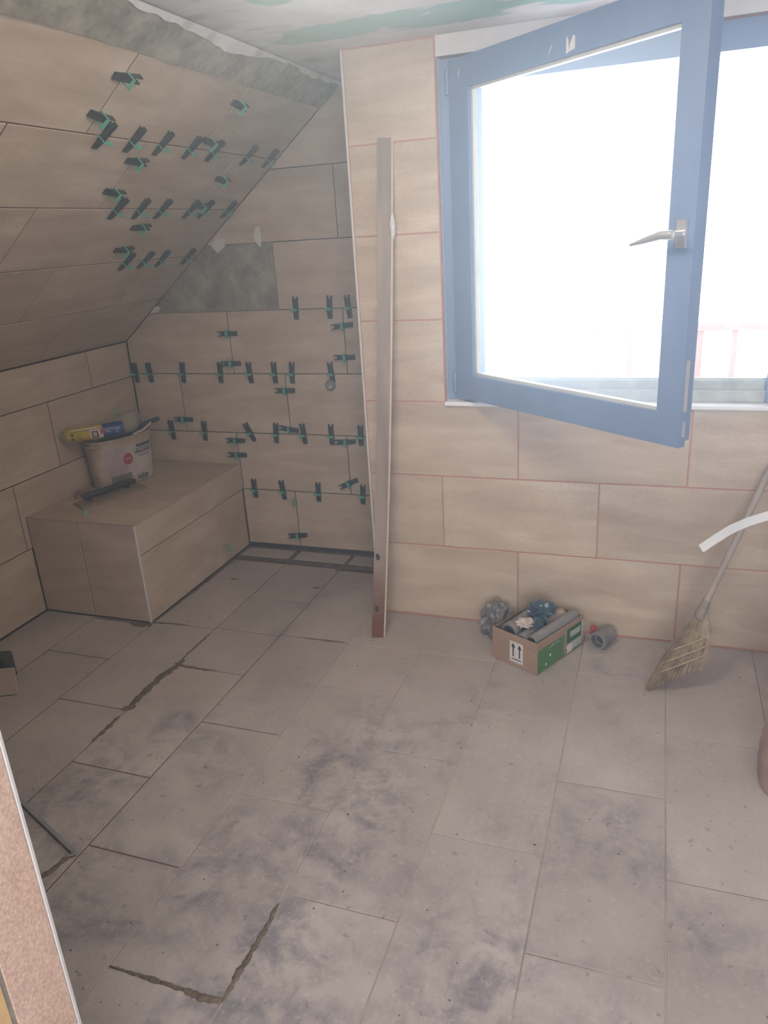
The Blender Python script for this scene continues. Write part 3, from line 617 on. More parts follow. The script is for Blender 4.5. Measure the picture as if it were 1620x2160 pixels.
# ------------------------------------------------------------------ tile levelling clips
def wedge_mesh():
    b = MB(); L, w = 0.104, 0.0115
    x0, x1 = -0.058, 0.046
    # tapered channel: floor, two cheeks with a toothed top, closed thin end
    prof = [(x0, .016), (x0 + .02, .0155), (x0 + .02, .0140), (x0 + .045, .0135), (x0 + .045, .0115), (x0 + .075, .010), (x1, .005)]
    for s in (-1, 1):
        ya, yb = (s * w, s * (w - .004))
        vs = []
        for x, z in prof: vs += [(x, ya, 0.0), (x, ya, z), (x, yb, z), (x, yb, 0.0)]
        fs = []
        for i in range(len(prof) - 1):
            for k in range(4): fs.append((4 * i + k, 4 * i + (k + 1) % 4, 4 * i + 4 + (k + 1) % 4, 4 * i + 4 + k))
        fs += [(0, 1, 2, 3), tuple(4 * (len(prof) - 1) + k for k in (3, 2, 1, 0))]
        b.add(vs, fs)
    b.box((x0 + .012, -w + .004, 0.0), (x1, w - .004, 0.0045)); b.box((x1 - .012, -w, 0.0), (x1, w, 0.006))
    o = b.build('wedge', M['black']); return o
def strap_mesh():
    b = MB()
    for s in (-1, 1): b.box((-.0011, s * .0165 - .0022, -0.002), (.0011, s * .0165 + .0022, .030))
    b.box((-.0011, -.0187, .030), (.0011, .0187, .0355)); b.box((-.006, -.013, .0285), (.006, .013, .0305))
    return b.build('strap', M['green'])
W0, S0 = wedge_mesh(), strap_mesh()
CLIP_USED = [False]
ORD = ['first', 'second', 'third', 'fourth', 'fifth', 'sixth', 'seventh', 'eighth', 'ninth']
def clip_at(pl, a, b, ang, label, group, strap=True, wedge=True, lift=0.0):
    # ang: direction of the wedge in the plane, measured from the plane's first axis
    e = thing('leveling_clip', (0, 0, 0), label, 'tile clip', group)
    q = pl.mat(a, b, 0.0006 + lift) @ Matrix.Rotation(ang, 4, 'Z'); e.matrix_basis = q
    for src, on in ((W0, wedge), (S0, strap)):
        if not on: continue
        if src.parent is None: c = src
        else: c = src.copy(); COL.objects.link(c)
        c.parent = e; c.matrix_basis = Matrix.Identity(4)
    return e
H2 = math.pi / 2
def jit(x=0.07): return random.uniform(-x, x)
for (s, ys, nm, gr) in ((1.2305, [-0.625, -0.476, -0.319, -0.14, 0.018, 0.283, 0.473], 'upper long slope joint', 'clips on the upper long joint of the slope'),
                        (0.929, [-0.307, -0.171, -0.03, 0.172, 0.284, 0.48], 'middle long slope joint', 'clips on the middle long joint of the slope'),
                        (0.631, [0.001, 0.132, 0.254, 0.46], 'lower long slope joint', 'clips on the lower long joint of the slope')):
    for i, y in enumerate(ys): clip_at(PS, y, s, -H2 + jit() , '%s black wedge in mint clip from the left on the %s' % (ORD[i], nm), gr)
for (s, y, lb) in ((1.441, -0.697, 'upper black wedge and mint clip on the left short joint of the top slope course'), (1.30, -0.697, 'lower black wedge and mint clip on the left short joint of the top slope course'),
                   (1.445, -0.055, 'upper dusty wedge and mint clip on the right short joint of the top slope course'), (1.273, -0.06, 'wedge and mint clip arching beside the upper long joint of the slope'),
                   (1.152, -0.395, 'upper black wedge and mint clip on the left short joint of the second slope course'), (1.011, -0.395, 'lower black wedge and mint clip on the left short joint of the second slope course'),
                   (1.102, 0.225, 'faint upper clip on the right short joint of the second slope course'), (0.958, 0.215, 'lower clip on the right short joint of the second slope course'),
                   (0.837, -0.088, 'upper black wedge and mint clip on the short joint of the third slope course'), (0.713, -0.088, 'lower black wedge and mint clip on the short joint of the third slope course')):
    clip_at(PS, y, s, math.pi + jit(0.12), lb, 'clips on the short joints of the slope')
for (z, xs, nm, gr) in ((1.2327, [-1.432, -1.26, -1.167], 'topmost clipped joint of the alcove wall', 'clips on the topmost alcove joint'),
                        (0.9307, [-2.385, -2.298, -2.099, -1.88, -1.714, -1.579, -1.485, -1.278, -0.99], 'second clipped joint down the alcove wall', 'clips on the second alcove joint'),
                        (0.6287, [-2.217, -2.02, -1.753, -1.607, -1.454, -1.305, -1.152], 'third clipped joint down the alcove wall', 'clips on the third alcove joint'),
                        (0.3267, [-1.767, -1.603, -1.404, -1.163], 'lowest clipped joint of the alcove wall', 'clips on the lowest alcove joint')):
    for i, x in enumerate(xs): clip_at(PA, x, z, -H2 + jit(0.1) + (0.35 if (z, x) in ((0.6287, -1.753),) else 0), '%s upright black wedge from the left on the %s' % (ORD[i], nm), gr)
for (x, z, an, lb) in ((-1.806, 1.127, 0, 'upper flat clip on the short joint above the middle of the alcove wall'), (-1.806, 0.982, 0, 'lower flat clip on the short joint above the middle of the alcove wall'),
                       (-1.199, 1.154, 0.1, 'upper flat wedge on the short joint beside the column, top clipped course'), (-1.199, 1.009, 0, 'lower flat wedge on the short joint beside the column, top clipped course'),
                       (-2.129, 0.693, 0, 'flat wedge on the short joint above the bucket rim on the alcove wall'), (-1.527, 0.85, 0, 'flat wedge under the second alcove joint near the column'),
                       (-1.527, 0.655, -.15, 'flat wedge lying against an upright one on the third alcove joint'), (-1.838, 0.588, 0, 'upper flat wedge and mint clip above the back corner of the bench'),
                       (-1.838, 0.512, 0, 'lower flat wedge and mint clip above the back corner of the bench'), (-1.229, 0.60, 0.05, 'flat clip just under the third alcove joint beside the column'),
                       (-1.229, 0.388, 0.42, 'tilted wedge on the short joint above the lowest alcove joint')):
    clip_at(PA, x, z, an, lb, 'flat clips on the short alcove joints')
clip_at(PA, -1.539, 0.273, 0, 'pale clip remnant on the lowest short joint of the alcove wall', 'clip remnants', wedge=False)
clip_at(PA, -1.539, 0.085, 0.1, 'small clip stub near the floor on the alcove wall', 'clip remnants', wedge=True)
clip_at(PBS, 0.31, 0.085, 0.0, 'lone mint strap sticking out near the foot of the bench', 'clip remnants', wedge=False)
e = thing('clip_strap', (-2.166, -0.245, BZ + 0.002), 'loose mint clip lying on the bench top before the trowel', 'tile clip'); e.rotation_euler = (1.35, 0.1, 0.7)
c = S0.copy(); COL.objects.link(c); c.parent = e; c.matrix_basis = Matrix.Identity(4)

# plug and white shards on the alcove wall
pg = MB(); pg.tube([PA.p(-1.287, 0.878, 0.0), PA.p(-1.287, 0.878, 0.012), PA.p(-1.287, 0.878, 0.022)], [0.026, 0.026, 0.018], 18)
o = pg.build('pipe_plug', M['pipe'], smooth=True, at=PA.p(-1.287, 0.878, 0.0)); tag(o, 'round grey plug with a white centre under a wedge on the alcove wall', 'plug')
p2 = MB(); p2.tube([PA.p(-1.283, 0.873, 0.0215), PA.p(-1.283, 0.873, 0.0245)], 0.005, 10); p2.build('centre', M['white'], o).location = -o.location
def shard(lb, x, z, pts):
    b = MB(); n = len(pts); vs = [PA.p(x + u, z + v, h) for h in (-0.004, 0.006) for u, v in pts]
    b.add(vs, [tuple(range(n))[::-1], tuple(range(n, 2 * n))] + [(i, (i + 1) % n, n + (i + 1) % n, n + i) for i in range(n)])
    tag(b.build('tile_spacer', M['label_white']), lb, 'spacer', 'white shards in the alcove wall')
shard('pale pointed shard poking out over the top edge of the cement patch', -1.79, 1.535, [(-0.05, 0.0), (-0.015, 0.03), (0.03, 0.025), (0.02, -0.008), (-0.02, -0.035)])
shard('upright pale shard in the tile joint right of the cement patch top', -1.592, 1.545, [(-0.02, 0.02), (-0.005, 0.055), (0.015, 0.06), (0.018, 0.0), (0.008, -0.03), (-0.012, -0.005)])
shard('small pale shard at the lower left tip of the cement patch', -2.205, 1.245, [(-0.035, -0.012), (0.0, 0.02), (0.03, 0.018), (0.01, -0.008)])

# ------------------------------------------------------------------ bucket and the things on it
BC, BA = V((-2.292, 0.200, 0)), 1.22
def oval(a, b, z, n=48, p=2.7, grow=0.0):
    r = []
    for k in range(n):
        t = 2 * math.pi * k / n; c, s = math.cos(t), math.sin(t)
        x = (a + grow) * math.copysign(abs(c) ** (2 / p), c); y = (b + grow) * math.copysign(abs(s) ** (2 / p), s)
        r.append(V((BC.x + x * math.cos(BA) - y * math.sin(BA), BC.y + x * math.sin(BA) + y * math.cos(BA), z)))
    return r
def loft(rings, close_first=True, close_last=True, mi=None):
    n = len(rings[0]); vs = [v for r in rings for v in r]; fs = []
    for i in range(len(rings) - 1):
        for k in range(n): fs.append((i * n + k, i * n + (k + 1) % n, (i + 1) * n + (k + 1) % n, (i + 1) * n + k))
    if close_first: fs.append(tuple(range(n))[::-1])
    if close_last: fs.append(tuple((len(rings) - 1) * n + k for k in range(n)))
    return vs, fs
Z0, ZR = BZ + 0.0015, 0.698
bucket = thing('mortar_bucket', (BC.x, BC.y, Z0), 'dirty whitish oval mortar bucket with torn label standing on the tiled bench', 'bucket')
def bsize(z): f = (z - Z0) / (ZR - Z0); return 0.150 + 0.016 * f, 0.082 + 0.010 * f
mb = MB(); rs = [oval(*bsize(z), z) for z in (Z0, Z0 + 0.004, 0.55, 0.62, ZR)]
rs[0] = oval(0.146, 0.078, Z0)
a_, b_ = bsize(ZR); rs += [oval(a_ - .003, b_ - .003, ZR), oval(*[q - .003 for q in bsize(0.64)], 0.64)]
mb.add(*loft(rs)); mb.build('body', M['bucket'], bucket, smooth=True)
mb = MB(); mb.add(*loft([oval(a_, b_, ZR - .026, grow=.001), oval(a_, b_, ZR - .025, grow=.006), oval(a_, b_, ZR - .016, grow=.006), oval(a_, b_, ZR - .014, grow=.002)], False, False))
mb.add(*loft([oval(a_, b_, ZR - .006, grow=.000), oval(a_, b_, ZR - .004, grow=.005), oval(a_, b_, ZR + .002, grow=.005), oval(a_, b_, ZR + .002, grow=-.004)], False, False)); mb.build('rim', M['bucket'], bucket, smooth=True)
# contents: heap of dark mortar and scraps
vs, fs = loft([oval(0.145, 0.072, 0.642), oval(0.130, 0.064, 0.672), oval(0.09, 0.045, 0.690), oval(0.03, 0.02, 0.697)])
mb = MB(); mb.add([v + V((0, 0, 0.008 * noise.noise(v * 30))) for v in vs], fs); mb.build('mortar_residue', M['rubber'], bucket, smooth=True)
# printed areas follow the wall of the bucket: u along the long side (0..1 from the left end), z height
def on_bucket(u, z, h=0.0012):
    a, b = bsize(z); x = (u * 2 - 1) * a * 0.98; y = -b * (1 - min(0.9999, abs(u * 2 - 1) * 0.98) ** 2.7) ** (1 / 2.7)
    nx = abs(x / a) ** 1.7 / a * (1 if x > 0 else -1); ny = -abs(y / b) ** 1.7 / b; L = math.hypot(nx, ny) or 1; x += nx / L * h; y += ny / L * h
    return V((BC.x + x * math.cos(BA) - y * math.sin(BA), BC.y + x * math.sin(BA) + y * math.cos(BA), z))
def bpatch(u0, u1, z0, z1, mat, name, h=0.0012, n=12, rag=0.0, seed=0, label=None):
    vs, fs = [], []
    for i in range(n + 1):
        u = u0 + (u1 - u0) * i / n
        for k in range(2):
            z = (z0, z1)[k] + rag * noise.noise(V((u * 14, k * 5 + seed, 0))); vs.append(on_bucket(u, z, h))
    for i in range(n): fs.append((2 * i, 2 * i + 2, 2 * i + 3, 2 * i + 1))
    b = MB(); b.add(vs, fs); o = b.build(name, mat, bucket); 
    if label: tag(o, label)
    return o
bpatch(0.11, 0.62, 0.515, 0.655, M['lilac'], 'paper_label', 0.0010, rag=0.006)
bpatch(0.44, 0.93, 0.505, 0.655, M['lilac_light'], 'paper_label', 0.0014, rag=0.006, seed=3)
bpatch(0.14, 0.48, 0.468, 0.522, M['mud'], 'mortar_stain', 0.0018, rag=0.012, seed=5)
bpatch(0.58, 0.80, 0.472, 0.498, M['mud'], 'mortar_stain', 0.0018, rag=0.012, seed=8)
bpatch(0.60, 0.90, 0.607, 0.652, M['slate'], 'logo_panel', 0.0020, label='dark panel with pale letters')
bpatch(0.575, 0.60, 0.600, 0.640, M['teal'], 'print_block', 0.0020)
for z in (0.596, 0.588): bpatch(0.63, 0.86, z, z + 0.003, M['ink'], 'print_line', 0.0020)
vs, fs = text_verts('hom', 0.052)
b = MB(); b.add([on_bucket(0.745 + v.x / 0.31 * 1.0, 0.629 + v.y * 0.95, 0.0026) for v in vs], fs); b.build('lettering', M['label_white'], bucket)
b = MB(); vs = [on_bucket(0.455, 0.592, 0.0022)]
for k in range(28): t = 2 * math.pi * k / 28; vs.append(on_bucket(0.455 + 0.085 * math.cos(t), 0.592 + 0.029 * math.sin(t), 0.0022))
b.add(vs, [(0, 1 + k, 1 + (k + 1) % 28) for k in range(28)]); tag(b.build('round_emblem', M['red'], bucket), 'round red emblem')
bpatch(0.40, 0.50, 0.590, 0.595, M['lilac_light'], 'print_line', 0.0028)
# pale stick across the rim
b = MB(); b.tube([on_bucket(0.60, ZR + .006, .004), on_bucket(0.80, ZR + .012, .0), on_bucket(1.0, ZR + .024, 0.012)], [.004, .0055, .006], 8)
tag(b.build('stirring_stick', M['paper'], smooth=True, at=on_bucket(0.60, ZR + .004, .004)), 'short cream stick lying along the right rim of the bucket', 'stick')
# trowel handle sticking out behind
P0, P1 = V((-2.300, 0.250, 0.690)), V((-2.215, 0.445, 0.722))
t_ = thing('trowel', P0, 'black-handled trowel stuck in the bucket, handle pointing right', 'trowel')
d_ = (P1 - P0).normalized(); b = MB(); b.tube([P0 + d_ * .09, P0 + d_ * .10, P0 + d_ * .15, P1], [.006, .012, .0135, .011], 12); b.build('handle', M['black'], t_, smooth=True)
b = MB(); sd = d_.cross(V((0, 0, 1))).normalized(); b.tube([P0 + d_ * .02, P0 + d_ * .095], .004, 8)
vs = [P0 - d_ * .05, P0 + d_ * .05 + sd * .035, P0 + d_ * .06, P0 + d_ * .05 - sd * .035]; b.add(vs + [v + V((0, 0, .0015)) for v in vs], [(3, 2, 1, 0), (4, 5, 6, 7)] + [(i, (i + 1) % 4, 4 + (i + 1) % 4, 4 + i) for i in range(4)]); b.build('blade', M['tin'], t_)
# foam can lying over the rim
CA, CB_ = V((-2.372, -0.045, 0.752)), V((-2.175, 0.118, 0.758)); dc = (CB_ - CA).normalized(); LC = (CB_ - CA).length
can = thing('foam_can', CA, 'yellow and blue foam can lying across the bucket rim', 'can')
ca_a = dc.cross(V((0, 0, 1))).normalized(); ca_b = ca_a.cross(dc).normalized()      # a: towards the room, b: up
def lathe(prof, mat, name, n=28):
    b = MB(); rings = [[CA + dc * t + (ca_a * math.cos(2 * math.pi * k / n) + ca_b * math.sin(2 * math.pi * k / n)) * r for k in range(n)] for t, r in prof]
    b.add(*loft(rings)); return b.build(name, mat, can, smooth=True)
RC = 0.0325
lathe([(-0.024, .004), (-0.022, .012), (-0.006, .019), (0.0, .028), (0.003, .029)], M['tin'], 'dome')
lathe([(0.0, .030), (0.004, RC), (LC * .63, RC), (LC * .63, RC - .002)], M['can_yellow'], 'body')
lathe([(LC * .63, RC - .003), (LC * .63, RC), (LC - .006, RC), (LC, RC - .004), (LC, .010)], M['can_blue'], 'blue_band')
def can_patch(t0, t1, a0, a1, mat, name, h=.0006, n=8):
    b = MB(); vs = []
    for i in range(n + 1):
        w = a0 + (a1 - a0) * i / n
        for t in (t0, t1): vs.append(CA + dc * t + (ca_a * math.cos(w) + ca_b * math.sin(w)) * (RC + h))
    b.add(vs, [(2 * i, 2 * i + 1, 2 * i + 3, 2 * i + 2) for i in range(n)]); return b.build(name, mat, can)
can_patch(0.105, 0.162, -0.75, 0.62, M['label_white'], 'picture_panel'); can_patch(0.112, 0.142, -0.65, 0.38, plain('maroon_print', (0.12, 0.02, 0.05), .5), 'picture_panel', .001)
can_patch(0.118, 0.134, -0.45, 0.18, M['print_pale'], 'picture_panel', .0014)
can_patch(0.150, LC * .66, -0.2, 0.5, M['red'], 'red_splash', .0012); can_patch(0.025, 0.14, 0.75, 0.95, M['label_white'], 'print_line'); can_patch(0.02, LC * .62, 0.55, 0.60, M['ink'], 'print_line')
for tt in (0.05, 0.058, 0.066): can_patch(tt, tt + .003, -0.55, 0.30, plain('ochre_print', (0.30, 0.2, 0.03), .5), 'print_line')
for w in (-0.45, 0.22):
    b = MB(); vs = [CA + dc * 0.028 + (ca_a * math.cos(w) + ca_b * math.sin(w)) * (RC + .001)]
    for k in range(14): t = 2 * math.pi * k / 14; ww = w + .2 * math.sin(t); vs.append(CA + dc * (0.028 + .007 * math.cos(t)) + (ca_a * math.cos(ww) + ca_b * math.sin(ww)) * (RC + .001))
    b.add(vs, [(0, 1 + k, 1 + (k + 1) % 14) for k in range(14)]); b.build('round_symbol', M['ink'], can)
for body, t0 in (('P', LC * .74), ('TE', LC * .90)):
    vs, fs = text_verts(body, 0.026); b = MB()
    b.add([CA + dc * (t0 - v.y) + (ca_a * math.cos(0.05 + v.x / RC) + ca_b * math.sin(0.05 + v.x / RC)) * (RC + .0012) for v in vs], fs); b.build('lettering', M['print_pale'], can)
# clear bag slumped behind the can, mint clip on top of it
o = crumple('plastic_bag', M['clear_bag'], None, V((-2.245, 0.240, 0.757)), (0.06, 0.10, 0.052), 0.28, 4, 2.3, 1.5, 0.35); tag(o, 'dusty clear plastic bag bulging out of the bucket behind the can', 'bag')
e = thing('clip_strap', (-2.235, 0.150, 0.812), 'mint clip lying on top of the bucket next to the clear bag', 'tile clip'); e.rotation_euler = (0.5, 0.6, 0.4)
c = S0.copy(); COL.objects.link(c); c.parent = e; c.matrix_basis = Matrix.Identity(4)
# notched trowel caked in mortar in front of the bucket
TA, TB = V((-2.255, -0.180, BZ)), V((-2.150, 0.140, BZ)); td = (TB - TA).normalized(); tn = V((-td.y, td.x, 0)); TL = (TB - TA).length
tr = thing('notched_trowel', TA, 'mortar-caked notched trowel with black grip lying before the bucket', 'trowel')
def tbox(b, t0, t1, s0, s1, z0, z1):
    vs = [TA + td * t + tn * s + V((0, 0, z)) for z in (z0, z1) for t, s in ((t0, s0), (t1, s0), (t1, s1), (t0, s1))]
    b.add(vs, [(3, 2, 1, 0), (4, 5, 6, 7), (0, 1, 5, 4), (1, 2, 6, 5), (2, 3, 7, 6), (3, 0, 4, 7)])
b = MB(); tbox(b, 0.0, TL, -0.035, 0.050, 0.006, 0.008)
for k in range(22): tbox(b, TL * k / 22, TL * (k + .5) / 22, -0.045, -0.035, 0.006, 0.008)
b.build('blade', M['crust'], tr)
b = MB(); b.tube([TA + td * 0.04 + tn * .015 + V((0, 0, .026)), TA + td * 0.06 + tn * .015 + V((0, 0, .034)), TA + td * (TL - .05) + tn * .015 + V((0, 0, .034)), TA + td * (TL - .02) + tn * .015 + V((0, 0, .030))], [.010, .0135, .0135, .010], 12); tbox(b, 0.06, 0.075, 0.009, 0.021, .007, .03); tbox(b, TL - .075, TL - .06, 0.009, 0.021, .007, .03); b.build('grip', M['black'], tr, smooth=True)
b = MB()
rr = random.Random(4); vs, fs = [], []
for i in range(40):
    t = -0.015 + (TL + .01) * i / 39; w = 0.016 + 0.016 * abs(noise.noise(V((t * 22, 0, 2)))); h = .008 + .010 * abs(noise.noise(V((t * 30, 3, 0))))
    for s, z in ((-0.045 - w * .6, .0006), (-0.040, h), (-0.030 + w * .4, h), (-0.018 + w * .5, .0085)): vs.append(TA + td * t + tn * s + V((0, 0, z)))
for i in range(39):
    for k in range(3): fs.append((4 * i + k, 4 * i + k + 1, 4 * i + 5 + k, 4 * i + 4 + k))
b.add(vs, fs); b.build('mortar_crust', M['crust'], tr, smooth=True)
o = crumple('mortar_lump', M['crust'], None, V((-2.352, -0.03, BZ + 0.006)), (0.042, 0.05, 0.013), 0.6, 3, 5.0, 3.0, 0.3, floor=BZ + 0.001); tag(o, 'flat lump of dried mortar at the left foot of the bucket', 'mortar')

# ------------------------------------------------------------------ plank leaning on the column
B0, B1 = V((-0.831, -0.226, 0.0)), V((-0.760, -0.016, 1.853))
ax = (B1 - B0).normalized(); rx = V((1, 0.25, 0)); rx = (rx - ax * rx.dot(ax)).normalized(); ry = ax.cross(rx)      # ry: away from the room
pk = thing('wooden_plank', B0, 'tall weathered plank leaning upright against the tiled column', 'plank')
def plank_mesh(x0, x1, y0, y1, name, mat, n=14):
    vs, fs = [], []; L = (B1 - B0).length
    for i in range(n + 1):
        f = i / n; bow = rx * (0.010 * math.sin(math.pi * f)) + ry * 0.0
        for x, y in ((x0, y0), (x1, y0), (x1, y1), (x0, y1)):
            p = B0 + ax * (L * f) + bow + rx * x + ry * y
            if i == 0: p.z = 0.0005
            vs.append(p)
    for i in range(n):
        for k in range(4): fs.append((4 * i + k, 4 * i + (k + 1) % 4, 4 * i + 4 + (k + 1) % 4, 4 * i + 4 + k))
    fs += [(0, 1, 2, 3), tuple(4 * n + k for k in (3, 2, 1, 0))]
    b = MB(); b.add(vs, fs); return b.build(name, mat, pk, at=B0)
plank_mesh(-0.026, 0.0225, 0, 0.022, 'board', M['plank'])
tag(plank_mesh(0.0225, 0.029, -0.0003, 0.022, 'paler_edge', M['plank_side']), 'paler right edge')  # right edge in a paler colour than the board
L_ = (B1 - B0).length
pp = B0 + ax * (L_ * .845) + rx * 0.033; o = crumple('plaster_blob', M['plaster'], pk, pp, (0.008, 0.012, 0.042), 0.4, 3, 1.0); tag(o, 'small smear of white filler')
pp = B0 + ax * 0.125 + rx * -0.006 - ry * 0.001; crumple('knot', M['rubber'], pk, pp, (0.009, 0.002, 0.014), 0.2, 2, 1.0)
pp = B0 + ax * 0.345 + rx * -0.006 - ry * 0.001; crumple('knot', M['rubber'], pk, pp, (0.010, 0.002, 0.016), 0.2, 2, 3.0)

# ------------------------------------------------------------------ cardboard box of pipe pieces
K0 = V((-0.169, -0.357, 0)); eL = V((-0.182, 0.095, 0)); wl_ = eL.length; eL.normalize(); eR = V((0.154, 0.247, 0)); wr_ = eR.length; eR = (eR - eL * eR.dot(eL)).normalized(); HB = 0.130
def kp_(l, r, z): return K0 + eL * l + eR * r + V((0, 0, z))
def kbox(b, l0, l1, r0, r1, z0, z1, mi=0):
    vs = [kp_(l, r, z) for z in (z0, z1) for l, r in ((l0, r0), (l1, r0), (l1, r1), (l0, r1))]
    b.add(vs, [(3, 2, 1, 0), (4, 5, 6, 7), (0, 1, 5, 4), (1, 2, 6, 5), (2, 3, 7, 6), (3, 0, 4, 7)], mi)
cb = thing('cardboard_box', kp_(wl_ / 2, wr_ / 2, 0), 'open cardboard box with green printed side holding grey pipe pieces', 'box')
T = 0.004
b = MB(); kbox(b, 0, wl_, 0, T, 0.001, HB); b.build('side_panel', M['card'], cb)
b = MB(); kbox(b, 0, T, T, wr_ - T, 0.001, HB); b.build('side_panel', M['card'], cb)
b = MB(); kbox(b, wl_ - T, wl_, T, wr_ - T, 0.001, HB); b.build('side_panel', M['card_in'], cb)
b = MB(); kbox(b, 0, wl_, wr_ - T, wr_, 0.001, HB); b.build('side_panel', M['card_in'], cb)
b = MB(); kbox(b, T, wl_ - T, T, wr_ - T, 0.001, 0.005); b.build('bottom_panel', M['card_in'], cb)
def face_f(l, z): return kp_(l, -0.0006, z)       # end with the arrows
def face_s(r, z, h=0.0006): return kp_(-h, r, z)  # long printed side
def poly(pts, name, mat, lb=None):
    b = MB(); b.add(pts, [tuple(range(len(pts)))]); o = b.build(name, mat, cb)
    if lb: tag(o, lb)
def quad_s(r0, r1, z0, z1, name, mat, h=0.0006, lb=None): poly([face_s(r0, z0, h), face_s(r1, z0, h), face_s(r1, z1, h), face_s(r0, z1, h)], name, mat, lb)
quad_s(0.002, 0.168, 0.006, 0.100, 'printed_side', M['print_green'], lb='green printed area')
quad_s(0.185, wr_ - 0.006, 0.050, 0.112, 'printed_side', M['print_dark_green']); quad_s(0.205, 0.275, 0.070, 0.096, 'print_block', M['print_pale'], .001)
quad_s(0.168, wr_ - 0.002, 0.006, 0.014, 'printed_side', M['print_green']); quad_s(0.205, wr_ - 0.004, 0.014, 0.048, 'printed_side', M['print_pale'])
quad_s(0.172, 0.176, 0.01, 0.105, 'print_line', M['print_pale'], .001); quad_s(0.158, 0.160, 0.02, 0.1, 'print_line', M['print_pale'], .001)
quad_s(0.183, 0.222, 0.010, 0.046, 'paper_label', M['label_white'], .0012, 'white label with red corner'); quad_s(0.176, 0.186, 0.016, 0.03, 'print_block', M['red'], .0014)
quad_s(wr_ - 0.010, wr_ - 0.003, 0.045, 0.116, 'print_line', M['label_white'], .0014)
for r, z in ((0.078, 0.054), (0.052, 0.026)):
    poly([face_s(r + .005 * math.cos(t * math.pi / 5), z + .006 * math.sin(t * math.pi / 5), .0012) for t in range(10)], 'print_dot', M['label_white'])
for k in range(7): quad_s(0.068 + k * .011, 0.074 + k * .011, 0.084, 0.088 + .004 * (k % 3), 'print_line', M['print_pale'], .001)
# white label with two arrows
lx0, lx1, lz0, lz1 = 0.064, 0.124, 0.018, 0.104
poly([face_f(l, z) for l, z in ((lx1, lz0), (lx0, lz0), (lx0, lz1), (lx1, lz1))], 'paper_label', M['label_white'], 'white label with two up arrows')
def fpoly(pts): poly([kp_(l, -0.0012, z) for l, z in pts], 'arrow_mark', M['ink'])
fpoly([(lx1 - .008, .029), (lx0 + .008, .029), (lx0 + .008, .033), (lx1 - .008, .033)])
for cx in (0.079, 0.108):
    fpoly([(cx + .003, .041), (cx - .003, .041), (cx - .003, .083), (cx + .003, .083)]); fpoly([(cx + .010, .079), (cx - .010, .079), (cx, .097)])
poly([kp_(l, -0.0008, z) for l, z in ((0.045, .098), (0.018, .098), (0.018, .101), (0.045, .101))], 'print_line', M['card_in'])
# contents
def pipe_thing(lb, p0, p1, ro, ri, mat, lip=None, grp=None):
    b = MB(); b.pipe(p0, p1, ro, ri, 22, 0, 1, lip); o = b.build('drain_pipe', [mat, M['pipe_dark']], smooth=True, at=p0); tag(o, lb, 'pipe', grp); return o
pipe_thing('long straight grey pipe lying along the printed side of the box', kp_(0.036, 0.012, 0.122), kp_(0.030, 0.272, 0.128), 0.0225, 0.0195, M['pipe'], None)
pipe_thing('wide grey pipe with a dark open mouth at the left of the box', kp_(0.150, 0.028, 0.116), kp_(0.152, 0.190, 0.128), 0.030, 0.026, M['pipe'], (0.03, 0.004))
pipe_thing('short dusty tan pipe deep in the right of the box', kp_(0.078, 0.265, 0.122), kp_(0.086, 0.160, 0.112), 0.021, 0.018, M['pipe_tan'], (0.02, 0.003))
pipe_thing('small grey pipe fitting in the front of the box between two pipes', kp_(0.090, 0.026, 0.098), kp_(0.094, 0.110, 0.112), 0.024, 0.0205, M['pipe'], (0.025, 0.003))
pipe_thing('dark grey pipe filling the bottom of the box', kp_(0.12, 0.02, 0.038), kp_(0.12, 0.25, 0.038), 0.030, 0.027, M['pipe'])
pipe_thing('second dark grey pipe in the bottom of the box under the long pipe', kp_(0.045, 0.02, 0.038), kp_(0.045, 0.25, 0.038), 0.030, 0.027, M['pipe'])
o = crumple('plastic_bag', M['blue_bag'], None, kp_(0.105, 0.165, 0.163), (0.046, 0.042, 0.030), 0.7, 4, 4.1, 2.8, 0.5); tag(o, 'shiny crumpled dark blue film on top of the boxed pipes', 'bag')
o = crumple('plastic_bag', M['blue_bag'], None, kp_(0.082, 0.110, 0.146), (0.022, 0.030, 0.012), 0.7, 4, 7.1, 3.2, 0.2); tag(o, 'flatter fold of dark teal film tucked beside the long pipe', 'bag')
o = crumple('paper_scrap', M['paper'], None, kp_(0.112, 0.078, 0.147), (0.032, 0.028, 0.013), 0.8, 3, 1.7, 3.0, 0.2); tag(o, 'crumpled white paper scrap among the pipes in the box', 'paper')
# next to the box
o = crumple('plastic_bag', M['grey_bag'], None, V((-0.372, -0.082, 0.060)), (0.062, 0.055, 0.075), 0.5, 4, 9.3, 2.2, 0.4, floor=0.002); tag(o, 'dusty grey crumpled bag on the floor behind the box', 'bag')
pc = thing('pipe_coupling', V((0.030, -0.110, 0.0)), 'short grey pipe coupling lying on the floor right of the box', 'pipe')
b = MB(); b.pipe((0.022, -0.116, 0.0345), (0.066, -0.040, 0.0345), 0.030, 0.0265, 24, 0, 1, (0.022, 0.004)); b.build('sleeve', [M['pipe'], M['pipe_dark']], pc, smooth=True)
b = MB(); b.pipe((0.034, -0.096, 0.0345), (0.0365, -0.092, 0.0345), 0.0265, 0.019, 24, 0, 0); b.build('inner_ring', M['pipe'], pc, smooth=True)
o = crumple('plastic_scrap', M['red'], None, V((0.003, -0.055, 0.035)), (0.012, 0.014, 0.033), 0.4, 3, 3.3, 2.0, floor=0.001); tag(o, 'small red plastic scrap squeezed between box and coupling', 'scrap')

